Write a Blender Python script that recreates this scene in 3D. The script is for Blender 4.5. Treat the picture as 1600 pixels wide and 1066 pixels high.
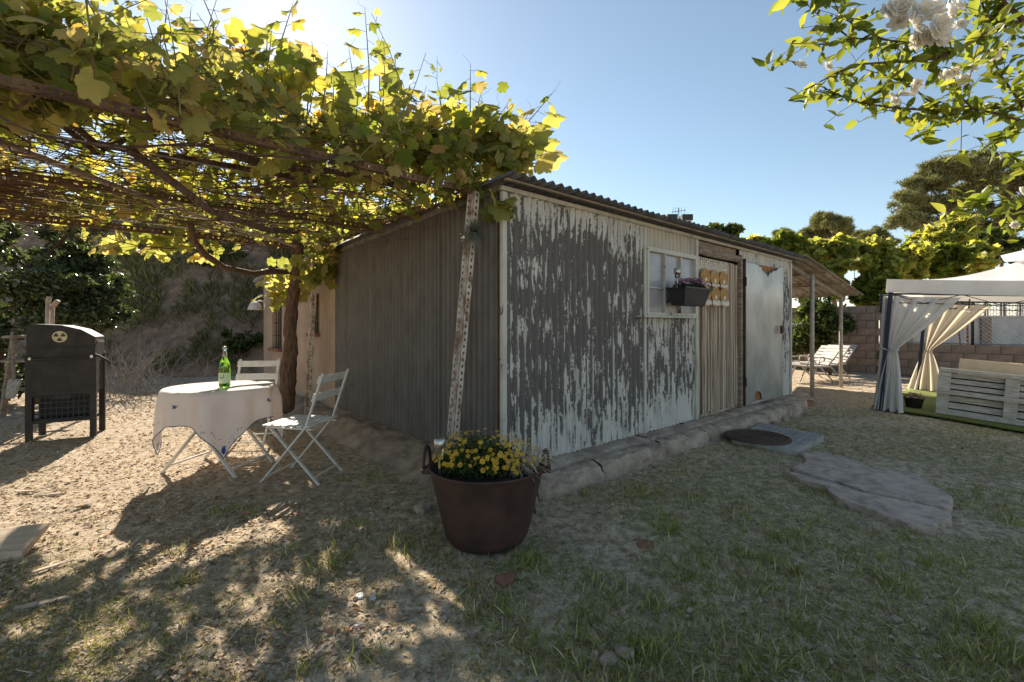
import bpy, math, random
import numpy as np
from mathutils import Vector, Matrix
random.seed(7); rng = np.random.default_rng(7)
scene = bpy.context.scene
for o in list(bpy.data.objects): bpy.data.objects.remove(o)
R = math.radians
# ------------------------------------------------------------------ camera, sky, sun, exposure
EYE = 1.25; FPX = 720.0; HY = 510.0
cam = bpy.data.cameras.new('camera'); camo = bpy.data.objects.new('camera', cam)
scene.collection.objects.link(camo); scene.camera = camo
cam.sensor_width = 36; cam.lens = 36*FPX/1600; cam.shift_y = -23/1600
cam.clip_start = 0.05; cam.clip_end = 2000
camo.location = (0, 0, EYE); camo.rotation_euler = (R(90), 0, 0)
SUN_AZ = -26.0; SUN_EL = 32.5
world = bpy.data.worlds.new('World'); scene.world = world; world.use_nodes = True
wn = world.node_tree.nodes; bg = wn['Background']
sky = wn.new('ShaderNodeTexSky'); sky.sky_type = 'NISHITA'; sky.sun_disc = False
sky.sun_elevation = R(SUN_EL); sky.sun_rotation = R(SUN_AZ % 360)
sky.air_density = 1.0; sky.dust_density = 0.25; sky.ozone_density = 0.7; sky.altitude = 300
hs = wn.new('ShaderNodeHueSaturation'); hs.inputs['Saturation'].default_value = 0.88; hs.inputs['Hue'].default_value = 0.488
world.node_tree.links.new(sky.outputs[0], hs.inputs['Color']); world.node_tree.links.new(hs.outputs[0], bg.inputs[0]); bg.inputs[1].default_value = 0.060
sd = Vector((math.sin(R(SUN_AZ))*math.cos(R(SUN_EL)), math.cos(R(SUN_AZ))*math.cos(R(SUN_EL)), math.sin(R(SUN_EL))))
sl = bpy.data.lights.new('sun', 'SUN'); sl.energy = 4.5; sl.angle = R(0.53); sl.color = (1, .90, .76)
slo = bpy.data.objects.new('sun', sl); scene.collection.objects.link(slo)
slo.rotation_euler = sd.to_track_quat('Z', 'Y').to_euler()
vs = scene.view_settings; vs.view_transform = 'Standard'; vs.look = 'None'; vs.gamma = 1; vs.exposure = 1.45
vs.use_curve_mapping = False
# ------------------------------------------------------------------ helpers
COL = scene.collection
def P(px, py, Y):                       # a point of the place at distance Y, seen at px,py of the photograph
    return Vector(((px-800)/FPX*Y, Y, EYE-(py-HY)/FPX*Y))
SA = R(40.8); CX, CY, CZ = -.073, 3.52, .15
FX = Vector((math.cos(SA), math.sin(SA), 0)); FY = Vector((-math.sin(SA), math.cos(SA), 0))
def W(t, s, z=0): return Vector((CX, CY, CZ)) + FX*t + FY*s + Vector((0, 0, z))
class MB:
    def __init__(s): s.v = []; s.f = []
    def add(s, vs_, fs):
        o = len(s.v); s.v += [tuple(v) for v in vs_]; s.f += [tuple(i+o for i in f) for f in fs]; return s
    def box(s, c, d, rot=None, jit=0):
        c = Vector(c); hx, hy, hz = d[0]/2, d[1]/2, d[2]/2
        vs_ = []
        for x in (-hx, hx):
            for y in (-hy, hy):
                for z in (-hz, hz):
                    v = Vector((x, y, z)) + Vector((random.uniform(-jit, jit), random.uniform(-jit, jit), random.uniform(-jit, jit)))
                    if rot: v = rot @ v
                    vs_.append(c+v)
        return s.add(vs_, [(0,1,3,2),(4,6,7,5),(0,4,5,1),(2,3,7,6),(0,2,6,4),(1,5,7,3)])
    def bar(s, a, b, w, h, up=(0,0,1)):
        a = Vector(a); b = Vector(b); d = (b-a); L = d.length; d.normalize(); u = Vector(up)
        x = d.cross(u)
        if x.length < 1e-4: x = d.cross(Vector((1,0,0)))
        x.normalize(); z = x.cross(d)
        vs_ = [p + x*sx*w/2 + z*sz*h/2 for p in (a, b) for sx, sz in ((-1,-1),(1,-1),(1,1),(-1,1))]
        return s.add(vs_, [(0,1,2,3),(7,6,5,4),(0,4,5,1),(1,5,6,2),(2,6,7,3),(3,7,4,0)])
    def tube(s, pts, rad, n=6, cap=True):
        pts = [Vector(p) for p in pts]
        if not hasattr(rad, '__len__'): rad = [rad]*len(pts)
        o = len(s.v); ref = Vector((.31, .17, .93)); 
        for i, p in enumerate(pts):
            d = pts[min(i+1, len(pts)-1)] - pts[max(i-1, 0)]
            if d.length < 1e-9: d = Vector((0,0,1))
            d.normalize()
            if abs(d.dot(ref)) > .98: ref = Vector((.9,.3,.1))
            x = d.cross(ref).normalized(); y = d.cross(x)
            for k in range(n):
                a = 2*math.pi*k/n; s.v.append(tuple(p + x*math.cos(a)*rad[i] + y*math.sin(a)*rad[i]))
        for i in range(len(pts)-1):
            for k in range(n):
                a = o+i*n+k; b = o+i*n+(k+1) % n
                s.f.append((a, b, b+n, a+n))
        if cap:
            s.f.append(tuple(o+k for k in range(n))[::-1]); s.f.append(tuple(o+(len(pts)-1)*n+k for k in range(n)))
        return s
    def lathe(s, prof, c=(0,0,0), n=32, wob=0):
        o = len(s.v); c = Vector(c)
        for r, z in prof:
            for k in range(n):
                a = 2*math.pi*k/n; q = r*(1+wob*math.sin(3*a+z*5))
                s.v.append((c.x+q*math.cos(a), c.y+q*math.sin(a), c.z+z))
        for i in range(len(prof)-1):
            for k in range(n):
                a = o+i*n+k; b = o+i*n+(k+1) % n; s.f.append((a, b, b+n, a+n))
        return s
    def prism(s, poly, axis, h0, h1):    # poly of 2-D points extruded along axis
        def mk(p, h):
            return {'x': (h, p[0], p[1]), 'y': (p[0], h, p[1]), 'z': (p[0], p[1], h)}[axis]
        n = len(poly); vs_ = [mk(p, h0) for p in poly] + [mk(p, h1) for p in poly]
        return s.add(vs_, [tuple(range(n))[::-1], tuple(range(n, 2*n))] + [(i, (i+1) % n, (i+1) % n+n, i+n) for i in range(n)])
    def grid(s, nu, nv, fn):
        o = len(s.v)
        for j in range(nv+1):
            for i in range(nu+1): s.v.append(tuple(fn(i/nu, j/nv)))
        for j in range(nv):
            for i in range(nu):
                a = o+j*(nu+1)+i; s.f.append((a, a+1, a+nu+2, a+nu+1))
        return s
    def mesh(s, name, mat, smooth=False):
        m = bpy.data.meshes.new(name); m.from_pydata(s.v, [], s.f); m.materials.append(mat)
        if smooth: m.polygons.foreach_set('use_smooth', [True]*len(m.polygons))
        m.update(); return m
    def build(s, name, mat, parent=None, smooth=False, bevel=0, solid=0):
        o = link(name, s.mesh(name, mat, smooth), parent)
        if solid: md = o.modifiers.new('thick', 'SOLIDIFY'); md.thickness = solid; md.offset = 0
        if bevel: md = o.modifiers.new('bevel', 'BEVEL'); md.width = bevel; md.segments = 2; md.limit_method = 'ANGLE'
        return o
def link(name, data, parent=None, loc=None, rot=None, scale=None):
    o = bpy.data.objects.new(name, data); COL.objects.link(o)
    if parent: o.parent = parent
    if loc is not None: o.location = loc
    if rot is not None: o.rotation_euler = rot
    if scale is not None: o.scale = scale if hasattr(scale, '__len__') else (scale,)*3
    return o
def tag(o, label, cat, group=None):
    o['label'] = label; o['category'] = cat
    if group: o['group'] = group
    return o
def thing(name, label, cat, loc=(0,0,0), rz=0, group=None):
    o = link(name, None, None, loc, (0, 0, rz)); o.empty_display_size = .1
    return tag(o, label, cat, group)
def stuff(o): o['kind'] = 'stuff'; return o
def struct(o): o['kind'] = 'structure'; return o
def npmesh(name, V, F, mat, smooth=False):   # V (n,3), F (m,k)
    m = bpy.data.meshes.new(name); V = np.asarray(V, np.float32); F = np.asarray(F, np.int32)
    m.vertices.add(len(V)); m.vertices.foreach_set('co', V.ravel())
    m.loops.add(F.size); m.loops.foreach_set('vertex_index', F.ravel())
    m.polygons.add(len(F)); m.polygons.foreach_set('loop_start', np.arange(len(F), dtype=np.int32)*F.shape[1])
    if smooth: m.polygons.foreach_set('use_smooth', np.ones(len(F), bool))
    m.materials.append(mat); m.update(calc_edges=True); m.validate(); return m
def frames(nrm, spin=None):
    n = nrm/np.linalg.norm(nrm, axis=1, keepdims=True)
    a = rng.normal(size=n.shape) if spin is None else spin
    a = a - n*(a*n).sum(1, keepdims=True); a /= np.linalg.norm(a, axis=1, keepdims=True)+1e-9
    b = np.cross(n, a); return np.stack([a, b, n], axis=2)
def scatter(T, pos, Rm, sc):
    tv, tf = T; pos = np.asarray(pos); n = len(pos)
    V = np.einsum('nij,kj->nki', Rm, tv)*np.asarray(sc).reshape(n, 1, 1) + pos[:, None, :]
    F = tf[None] + (np.arange(n)*len(tv))[:, None, None]
    return V.reshape(-1, 3), F.reshape(-1, tf.shape[1])
def leafcloud(name, T, pos, sc, mat, parent=None, tilt=.8, up=(0,0,1), spin=None):
    n = len(pos); nr = np.array(up)[None] + rng.normal(size=(n, 3))*tilt
    V, F = scatter(T, pos, frames(nr, spin), sc)
    return link(name, npmesh(name, V, F, mat), parent)
_perm = rng.random((64, 64))
def vnoise(x, y):
    x = np.asarray(x, float); y = np.asarray(y, float)
    xi = np.floor(x).astype(int); yi = np.floor(y).astype(int); fx = x-xi; fy = y-yi
    fx = fx*fx*(3-2*fx); fy = fy*fy*(3-2*fy); g = lambda a, b: _perm[a % 64, b % 64]
    return (g(xi, yi)*(1-fx)+g(xi+1, yi)*fx)*(1-fy) + (g(xi, yi+1)*(1-fx)+g(xi+1, yi+1)*fx)*fy
def fbm(x, y, o=4):
    r = 0; a = .5; t = 0
    for i in range(o): r = r + a*vnoise(np.asarray(x)*2**i+i*7.3, np.asarray(y)*2**i+i*3.1); t += a; a *= .5
    return r/t
def sstep(a, b, x):
    t = np.clip((np.asarray(x, float)-a)/(b-a), 0, 1); return t*t*(3-2*t)
# leaf shapes -------------------------------------------------------
def fan(outline, c, zf):
    pts = [(c[0], c[1])] + outline
    v = np.array([(x, y, zf(x, y)) for x, y in pts]); n = len(outline)
    return v, np.array([(0, 1+i, 1+(i+1) % n) for i in range(n)])
def vine_leaf():
    half = [(0,.64),(9,.55),(15,.56),(24,.45),(31,.47),(38,.54),(50,.59),(58,.50),(66,.51),(77,.43),(88,.49),(101,.52),(112,.50),(122,.47),(138,.50),(154,.42)]
    ang = [(a, r) for a, r in half] + [(180, .2)] + [(-a, r) for a, r in half[::-1][:-1]]
    out = [(.42+r*math.cos(R(a)), r*math.sin(R(a))) for a, r in ang]
    return fan(out, (.30, 0), lambda x, y: -.30*abs(y)**1.3 - .22*max(0, x-.3)**1.5 + .05*math.sin(9*x+5*y))
def vine_leaf_lite():
    half = [(0,.62),(16,.53),(26,.44),(42,.54),(54,.56),(75,.43),(98,.52),(120,.46),(148,.46)]
    ang = half + [(180,.2)] + [(-a, r) for a, r in half[::-1][:-1]]
    out = [(.42+r*math.cos(R(a)), r*math.sin(R(a))) for a, r in ang]
    return fan(out, (.30, 0), lambda x, y: -.35*abs(y)**1.3 - .25*max(0, x-.3)**1.5)
def ovate():
    out = [(0,0),(.18,.17),(.42,.25),(.7,.17),(1,0),(.7,-.17),(.42,-.25),(.18,-.17)]
    return fan(out, (.45, 0), lambda x, y: .35*abs(y) - .22*x*x)
def quadleaf():
    v = np.array([(0,0,0),(.45,.3,.06),(1,0,-.12),(.45,-.3,.06)]); return v, np.array([(0,1,2),(0,2,3)])
def tuft():                              # needle tuft: thin crossing blades
    v = []; f = []
    for k in range(5):
        a = k*2*math.pi/5; d = np.array((math.cos(a)*.8, math.sin(a)*.8, .55+.2*(k % 2))); s_ = np.array((-math.sin(a), math.cos(a), 0))*.11
        i = len(v); v += [tuple(-s_), tuple(s_), tuple(d)]; f.append((i, i+1, i+2))
    return np.array(v), np.array(f)
VL, VLL, OV, QL, TU = vine_leaf(), vine_leaf_lite(), ovate(), quadleaf(), tuft()
# ------------------------------------------------------------------ materials
def newmat(name):
    m = bpy.data.materials.new(name); m.use_nodes = True; nt = m.node_tree
    return m, nt, nt.nodes, nt.links, nt.nodes['Principled BSDF']
def rgb(c): return (c[0], c[1], c[2], 1)
def ramp(n, stops):
    r = n.new('ShaderNodeValToRGB'); e = r.color_ramp.elements
    while len(e) < len(stops): e.new(.5)
    for i, (p, c) in enumerate(stops): e[i].position = p; e[i].color = rgb(c)
    return r
def noise(n, l, vec, scale, detail=6, rough=.6):
    t = n.new('ShaderNodeTexNoise'); t.inputs['Scale'].default_value = scale; t.inputs['Detail'].default_value = detail
    t.inputs['Roughness'].default_value = rough
    if vec is not None: l.new(vec, t.inputs['Vector'])
    return t
def coords(n, l, stretch=(1,1,1), which='Object'):
    tc = n.new('ShaderNodeTexCoord'); mp = n.new('ShaderNodeMapping'); mp.inputs['Scale'].default_value = stretch
    l.new(tc.outputs[which], mp.inputs['Vector']); return mp.outputs[0]
def pm(name, c1, c2=None, scale=8, rough=.75, metal=0, bump=.15, bscale=60, stretch=(1,1,1), spec=.35, lo=.35, hi=.65, mid=None, isl=0, bd=.01):
    m, nt, n, l, b = newmat(name); c2 = c2 or tuple(x*.72 for x in c1)
    vec = coords(n, l, stretch); t = noise(n, l, vec, scale)
    st = [(lo, c2), (hi, c1)] if mid is None else [(lo, c2), ((lo+hi)/2, mid), (hi, c1)]
    r = ramp(n, st); l.new(t.outputs[0], r.inputs[0]); out = r.outputs[0]
    if isl:
        g = n.new('ShaderNodeNewGeometry'); oi = n.new('ShaderNodeObjectInfo'); ad = n.new('ShaderNodeMath'); ad.operation = 'ADD'
        l.new(g.outputs['Random Per Island'], ad.inputs[0]); l.new(oi.outputs['Random'], ad.inputs[1])
        mr = n.new('ShaderNodeMapRange'); mr.inputs['From Max'].default_value = 2; mr.inputs['To Min'].default_value = 1-isl; mr.inputs['To Max'].default_value = 1+isl
        l.new(ad.outputs[0], mr.inputs[0]); hv = n.new('ShaderNodeHueSaturation'); l.new(out, hv.inputs['Color']); l.new(mr.outputs[0], hv.inputs['Value']); out = hv.outputs[0]
    l.new(out, b.inputs['Base Color'])
    b.inputs['Roughness'].default_value = rough; b.inputs['Metallic'].default_value = metal; b.inputs['Specular IOR Level'].default_value = spec
    if bump:
        t2 = noise(n, l, vec, bscale, 5); bp = n.new('ShaderNodeBump'); bp.inputs['Strength'].default_value = bump; bp.inputs['Distance'].default_value = bd
        l.new(t2.outputs[0], bp.inputs['Height']); l.new(bp.outputs[0], b.inputs['Normal'])
    return m
def leafmat(name, stops, trans=.4, rough=.5, tcol=None, spec=.3):
    m, nt, n, l, b = newmat(name); g = n.new('ShaderNodeNewGeometry'); oi = n.new('ShaderNodeObjectInfo')
    ad = n.new('ShaderNodeMath'); ad.operation = 'ADD'; l.new(g.outputs['Random Per Island'], ad.inputs[0]); l.new(oi.outputs['Random'], ad.inputs[1])
    fr = n.new('ShaderNodeMath'); fr.operation = 'FRACT'; l.new(ad.outputs[0], fr.inputs[0])
    r = ramp(n, stops); l.new(fr.outputs[0], r.inputs[0]); l.new(r.outputs[0], b.inputs['Base Color'])
    b.inputs['Roughness'].default_value = rough; b.inputs['Specular IOR Level'].default_value = spec
    tr = n.new('ShaderNodeBsdfTranslucent'); mx = n.new('ShaderNodeMixShader'); mx.inputs[0].default_value = trans
    mul = n.new('ShaderNodeMix'); mul.data_type = 'RGBA'; mul.blend_type = 'MULTIPLY'; mul.inputs[0].default_value = 1
    l.new(r.outputs[0], mul.inputs[6]); mul.inputs[7].default_value = rgb(tcol or (1.6, 1.5, .8)); l.new(mul.outputs[2], tr.inputs[0])
    l.new(b.outputs[0], mx.inputs[1]); l.new(tr.outputs[0], mx.inputs[2]); l.new(mx.outputs[0], n['Material Output'].inputs[0])
    return m
def clothmat(name, c, trans=.35, tint=None, bump=.2, c2=None):
    m = pm(name, c, c2 or tuple(x*.9 for x in c), 5, .9, 0, bump, 140); nt = m.node_tree; n = nt.nodes; l = nt.links; b = n['Principled BSDF']
    tr = n.new('ShaderNodeBsdfTranslucent'); tr.inputs[0].default_value = rgb(tint or c); mx = n.new('ShaderNodeMixShader'); mx.inputs[0].default_value = trans
    l.new(b.outputs[0], mx.inputs[1]); l.new(tr.outputs[0], mx.inputs[2]); l.new(mx.outputs[0], n['Material Output'].inputs[0]); return m
def peel(name, bias=0.0, paint=(.56,.54,.50), dark=(.15,.136,.126)):
    m, nt, n, l, b = newmat(name)
    v1 = coords(n, l, (27, 3, 3.4)); v2 = coords(n, l, (2.2, 1, .9)); v3 = coords(n, l)
    n1 = noise(n, l, v1, 1.0, 9, .68); n2 = noise(n, l, v2, 1.0, 3, .5); n3 = noise(n, l, v3, 230, 3, .7); n4 = noise(n, l, v3, 38, 8, .7)
    sep = n.new('ShaderNodeSeparateXYZ'); l.new(v3, sep.inputs[0])
    def math_(op, a, b_=None):
        k = n.new('ShaderNodeMath'); k.operation = op
        for i, q in enumerate((a, b_)):
            if q is None: continue
            if isinstance(q, (int, float)): k.inputs[i].default_value = q
            else: l.new(q, k.inputs[i])
        return k.outputs[0]
    hz = math_('ABSOLUTE', math_('SUBTRACT', sep.outputs[2], 1.12))
    mr = n.new('ShaderNodeMapRange'); mr.interpolation_type = 'SMOOTHSTEP'
    mr.inputs['From Min'].default_value = .55; mr.inputs['From Max'].default_value = 1.1; mr.inputs['To Min'].default_value = -.03+bias; mr.inputs['To Max'].default_value = .105+bias
    l.new(hz, mr.inputs[0])
    s = math_('ADD', math_('ADD', n1.outputs[0], math_('MULTIPLY', math_('SUBTRACT', n2.outputs[0], .5), .30)), mr.outputs[0])
    s = math_('ADD', s, math_('MULTIPLY', math_('SUBTRACT', n4.outputs[0], .5), .26))
    s = math_('ADD', s, math_('MULTIPLY', math_('SINE', math_('MULTIPLY', sep.outputs[0], 2*math.pi/.076)), .045))
    k = ramp(n, [(.525, (0,0,0)), (.535, (1,1,1))]); l.new(s, k.inputs[0])
    dk = ramp(n, [(.3, tuple(x*.55 for x in dark)), (.62, dark), (.75, tuple(x*2.0 for x in dark))]); l.new(n3.outputs[0], dk.inputs[0])
    n5 = noise(n, l, coords(n, l, (3, 1, .8)), 2.2, 8, .7)
    pk = ramp(n, [(.30, tuple(x*.62 for x in paint)), (.5, paint), (.72, tuple(min(1, x*1.12) for x in paint))]); l.new(n5.outputs[0], pk.inputs[0])
    mx = n.new('ShaderNodeMix'); mx.data_type = 'RGBA'; l.new(k.outputs[0], mx.inputs[0]); l.new(dk.outputs[0], mx.inputs[6]); l.new(pk.outputs[0], mx.inputs[7])
    # old rust stains
    n6 = noise(n, l, v3, 3.3, 9, .75); rk = ramp(n, [(.64, (0,0,0)), (.74, (.55,.55,.55))]); l.new(n6.outputs[0], rk.inputs[0])
    mx2 = n.new('ShaderNodeMix'); mx2.data_type = 'RGBA'; l.new(rk.outputs[0], mx2.inputs[0]); l.new(mx.outputs[2], mx2.inputs[6]); mx2.inputs[7].default_value = (.17,.13,.095,1)
    l.new(mx2.outputs[2], b.inputs['Base Color']); b.inputs['Roughness'].default_value = .7; b.inputs['Specular IOR Level'].default_value = .3
    hh = math_('ADD', k.outputs[0], math_('MULTIPLY', n3.outputs[0], .5)); bp = n.new('ShaderNodeBump'); bp.inputs['Strength'].default_value = .6; bp.inputs['Distance'].default_value = .003
    l.new(hh, bp.inputs['Height']); l.new(bp.outputs[0], b.inputs['Normal'])
    return m
M = {}
M['peel'] = peel('peeling_paint'); M['peel2'] = peel('peeling_paint_more', .07); M['peel3'] = peel('weathered_paint', .22, (.47,.43,.36)); M['trim'] = peel('trim_paint', .2, (.52,.50,.44), (.13,.10,.08))
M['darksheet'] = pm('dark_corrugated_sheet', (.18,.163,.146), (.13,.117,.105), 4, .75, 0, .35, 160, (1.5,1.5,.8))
M['streak'] = pm('chalky_sheet_edge', (.30,.27,.22), (.13,.12,.10), 14, .85, 0, .2, 120, (1,1,.3))
M['galvpost'] = pm('weathered_steel_post', (.52,.48,.42), (.33,.29,.25), 12, .6, .1, .15, 60)
M['roof'] = pm('roof_sheet', (.13,.125,.12), (.06,.058,.056), 5, .75, .0, .3, 90)
M['roof2'] = pm('lean_to_sheet', (.32,.28,.23), (.17,.14,.115), 3, .8, 0, .3, 60)
M['galv'] = pm('galvanised_door', (.48,.48,.46), (.30,.31,.30), 3.2, .38, .35, .12, 30, (1,1,.7), .6)
M['rust'] = pm('rust', (.33,.15,.055), (.13,.06,.03), 9, .9, 0, .4, 70)
M['rustdark'] = pm('dark_rust', (.085,.042,.030), (.045,.025,.02), 7, .75, .1, .35, 110)
M['ironpot'] = pm('iron_pot', (.088,.046,.036), (.042,.025,.021), 6, .62, .2, .35, 130, spec=.4)
M['slotpaint'] = pm('worn_white_paint', (.55,.49,.42), (.22,.12,.075), 16, .8, 0, .3, 80, (1,1,.6), lo=.36, hi=.56)
M['slotrust'] = pm('rusty_angle', (.19,.105,.065), (.07,.037,.025), 9, .85, 0, .3, 80)
M['stucco'] = pm('stucco', (.52,.39,.29), (.40,.29,.215), 2.2, .95, 0, .5, 45)
M['wood'] = pm('weathered_wood', (.36,.29,.22), (.17,.13,.10), 6, .85, 0, .4, 60, (1,1,6))
M['woodx'] = pm('grey_pallet_wood', (.74,.67,.57), (.44,.38,.31), 7, .85, 0, .5, 50, (8,1.2,8), isl=.12)
M['cream'] = pm('cream_board', (.74,.60,.42), (.62,.48,.32), 4, .8, 0, .2, 40)
M['whitepaint'] = pm('white_paint', (.72,.68,.62), (.50,.46,.41), 9, .55, 0, .15, 60, isl=.06, lo=.25, hi=.5)
M['blackmetal'] = pm('black_steel', (.050,.044,.042), (.028,.025,.025), 8, .68, 0, .15, 120, spec=.3)
M['steel'] = pm('bright_steel', (.6,.58,.55), (.4,.39,.37), 8, .3, .9, .05, 60)
M['bark'] = pm('vine_bark', (.20,.125,.085), (.07,.042,.028), 8, .95, 0, .9, 40, (6,6,.8))
M['cane'] = pm('vine_cane', (.17,.10,.075), (.07,.042,.034), 10, .9, 0, .5, 60, isl=.25)
M['greytwig'] = pm('grey_twig', (.36,.33,.31), (.20,.18,.17), 10, .9, 0, .3, 60)
M['canepale'] = pm('pale_cane', (.42,.33,.27), (.25,.18,.14), 10, .85, 0, .3, 60)
M['shoot'] = pm('green_shoot', (.20,.20,.07), (.16,.09,.04), 6, .7, 0, .1)
M['vine'] = leafmat('vine_leaf', [(0,(.085,.125,.025)), (.35,(.14,.19,.04)), (.7,(.21,.24,.06)), (.93,(.30,.28,.085)), (1,(.32,.23,.08))], .58, .5, (2.4,1.95,.85))
M['vine2'] = leafmat('young_vine_leaf', [(0,(.14,.175,.045)), (.5,(.26,.275,.085)), (.85,(.37,.34,.14)), (1,(.40,.30,.14))], .60, .5, (1.9,1.72,1.05))
M['hedge'] = leafmat('climber_leaf', [(0,(.13,.17,.04)), (.4,(.24,.28,.075)), (.8,(.34,.36,.11)), (1,(.42,.40,.15))], .55, .5, (2.0,1.7,.75))
M['hedge2'] = leafmat('green_climber_leaf', [(0,(.07,.11,.02)), (.5,(.13,.175,.035)), (1,(.24,.27,.06))], .5, .5, (1.9,1.7,.75))
M['evergreen'] = leafmat('evergreen_leaf', [(0,(.04,.055,.027)), (.6,(.10,.125,.06)), (1,(.19,.22,.10))], .3, .32, (1.4,1.5,.7), .5)
M['bush'] = leafmat('bush_leaf', [(0,(.035,.055,.018)), (.6,(.07,.10,.03)), (1,(.13,.15,.045))], .35, .5)
M['pine'] = leafmat('pine_needles', [(0,(.12,.135,.055)), (.5,(.20,.21,.09)), (1,(.30,.285,.14))], .2, .7)
M['pinelt'] = leafmat('pine_needles_light', [(0,(.11,.105,.045)), (.5,(.17,.155,.07)), (1,(.24,.20,.10))], .2, .7)
M['orange'] = leafmat('mock_orange_leaf', [(0,(.075,.11,.02)), (.5,(.15,.19,.04)), (1,(.25,.27,.07))], .5, .42, (2.0,1.8,.8))
M['petal'] = leafmat('white_petal', [(0,(.66,.62,.55)), (1,(.80,.77,.71))], .3, .7, (1,.97,.92))
M['stamen'] = pm('stamen', (.55,.42,.16))
M['yellowp'] = leafmat('yellow_petal', [(0,(.66,.38,.02)), (.6,(.78,.52,.04)), (1,(.85,.64,.10))], .3, .6, (1,.9,.5))
M['purplep'] = leafmat('mauve_petal', [(0,(.17,.08,.13)), (.6,(.30,.16,.24)), (1,(.50,.34,.42))], .3, .6, (1,.9,1))
M['darkplant'] = leafmat('dark_plant', [(0,(.02,.03,.016)), (1,(.05,.06,.03))], .2)
M['grass'] = leafmat('grass_blade', [(0,(.15,.175,.04)), (.5,(.245,.265,.072)), (.8,(.40,.375,.15)), (1,(.66,.56,.35))], .3, .6, (1.4,1.35,.8))
M['straw'] = leafmat('straw', [(0,(.32,.24,.16)), (.5,(.56,.46,.32)), (1,(.78,.69,.53))], .15, .8, (1,.95,.85))
M['litter'] = leafmat('leaf_litter', [(0,(.24,.15,.09)), (.45,(.44,.34,.23)), (.85,(.60,.50,.37)), (1,(.55,.25,.07))], .15, .8, (1,.95,.85))
M['pebble'] = pm('pebble', (.42,.38,.33), (.24,.21,.185), 30, .9, 0, .3, 80, isl=.3)
M['terracotta'] = pm('terracotta', (.34,.15,.095), (.22,.10,.07), 12, .9)
M['white'] = pm('white_shard', (.75,.75,.72), (.6,.6,.58), 12, .7)
M['concrete'] = pm('concrete', (.56,.45,.35), (.27,.205,.15), 5, .95, 0, 1, 28, lo=.34, hi=.66, bd=.03)
M['flag'] = pm('flagstone', (.58,.465,.375), (.31,.245,.195), 11, .9, 0, 1, 55, (1,1,1), mid=(.47,.375,.30), bd=.012)
M['block'] = pm('concrete_block', (.29,.215,.165), (.19,.14,.11), 5, .95, 0, .7, 50, isl=.14)
M['mortar'] = pm('mortar', (.19,.155,.125), (.13,.105,.09), 10, .95, 0, .5, 60)
M['greywall'] = pm('grey_render', (.50,.48,.47), (.36,.34,.33), 2, .95, 0, .4, 20)
M['tile'] = pm('grey_tile', (.44,.42,.38), (.30,.285,.26), 6, .8, 0, .3, 60)
M['rubber'] = pm('coir_mat', (.13,.085,.06), (.07,.045,.035), 40, .95, 0, .8, 160)
M['turf'] = pm('green_turf', (.20,.215,.055), (.13,.155,.04), 30, .95, 0, .8, 300)
M['canopy'] = clothmat('gazebo_canopy', (.88,.86,.84), .30, (.88,.83,.76), .2, (.74,.71,.67))
M['curtain'] = clothmat('gazebo_curtain', (.66,.61,.54), .40, (.80,.68,.50), .3)
M['curtain2'] = clothmat('cool_white_curtain', (.66,.67,.68), .35, (.74,.71,.66), .3)
M['cloth'] = clothmat('tablecloth', (.84,.78,.76), .38, (.85,.74,.66), .25)
M['navy'] = pm('navy_post', (.035,.045,.075), (.02,.025,.045), 8, .5)
M['bluethread'] = pm('blue_embroidery', (.06,.12,.42), (.03,.05,.20), 40, .9)
M['greythread'] = pm('grey_embroidery', (.12,.14,.22), (.08,.08,.12), 40, .9)
M['tan'] = pm('straw_weave', (.50,.29,.10), (.33,.18,.06), 20, .9, 0, .6, 120, isl=.15)
M['yarn'] = pm('cream_yarn', (.80,.74,.64), (.62,.56,.48), 20, .95, 0, .5, 140, isl=.12)
M['string'] = pm('curtain_string', (.68,.57,.44), (.38,.30,.23), 2.5, .9, 0, .3, 90, (30,1,.5), isl=.3)
M['plastic'] = pm('black_planter', (.030,.030,.033), (.02,.02,.022), 8, .5, 0, .1)
M['soil'] = pm('soil', (.045,.032,.024), (.02,.015,.012), 20, .95, 0, .8, 60)
M['label'] = pm('paper_label', (.62,.72,.50), (.54,.66,.40), 10, .7, 0, 0)
M['print'] = pm('dark_print', (.08,.09,.06), (.05,.05,.04), 10, .7, 0, 0)
M['dirtwood'] = pm('old_board', (.58,.46,.35), (.40,.30,.22), 5, .9, 0, .4, 40, (1,6,1))
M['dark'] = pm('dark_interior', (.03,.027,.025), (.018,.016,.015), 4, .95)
M['housewall'] = pm('house_render', (.58,.54,.48), (.48,.44,.39), 2, .95)
M['ironrail'] = pm('white_iron', (.6,.6,.58), (.45,.44,.42), 9, .6)
M['cream_disc'] = pm('cream_enamel', (.70,.62,.44), (.55,.47,.32), 20, .6)
def glassmat(name, col, rough=.05, trans=1.0):
    m, nt, n, l, b = newmat(name); b.inputs['Base Color'].default_value = rgb(col); b.inputs['Roughness'].default_value = rough
    b.inputs['Transmission Weight'].default_value = trans; b.inputs['IOR'].default_value = 1.45; return m
M['greenglass'] = glassmat('green_glass', (.30,.72,.06)); M['clearglass'] = glassmat('clear_glass', (.86,.95,.86))
def panemat():
    m, nt, n, l, b = newmat('dusty_pane'); v = coords(n, l); t = noise(n, l, v, 5, 6)
    r = ramp(n, [(.3,(.28,.28,.29)), (.7,(.40,.40,.41))]); l.new(t.outputs[0], r.inputs[0]); l.new(r.outputs[0], b.inputs['Base Color'])
    b.inputs['Roughness'].default_value = .18; b.inputs['Specular IOR Level'].default_value = .6; return m
M['pane'] = panemat()
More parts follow.
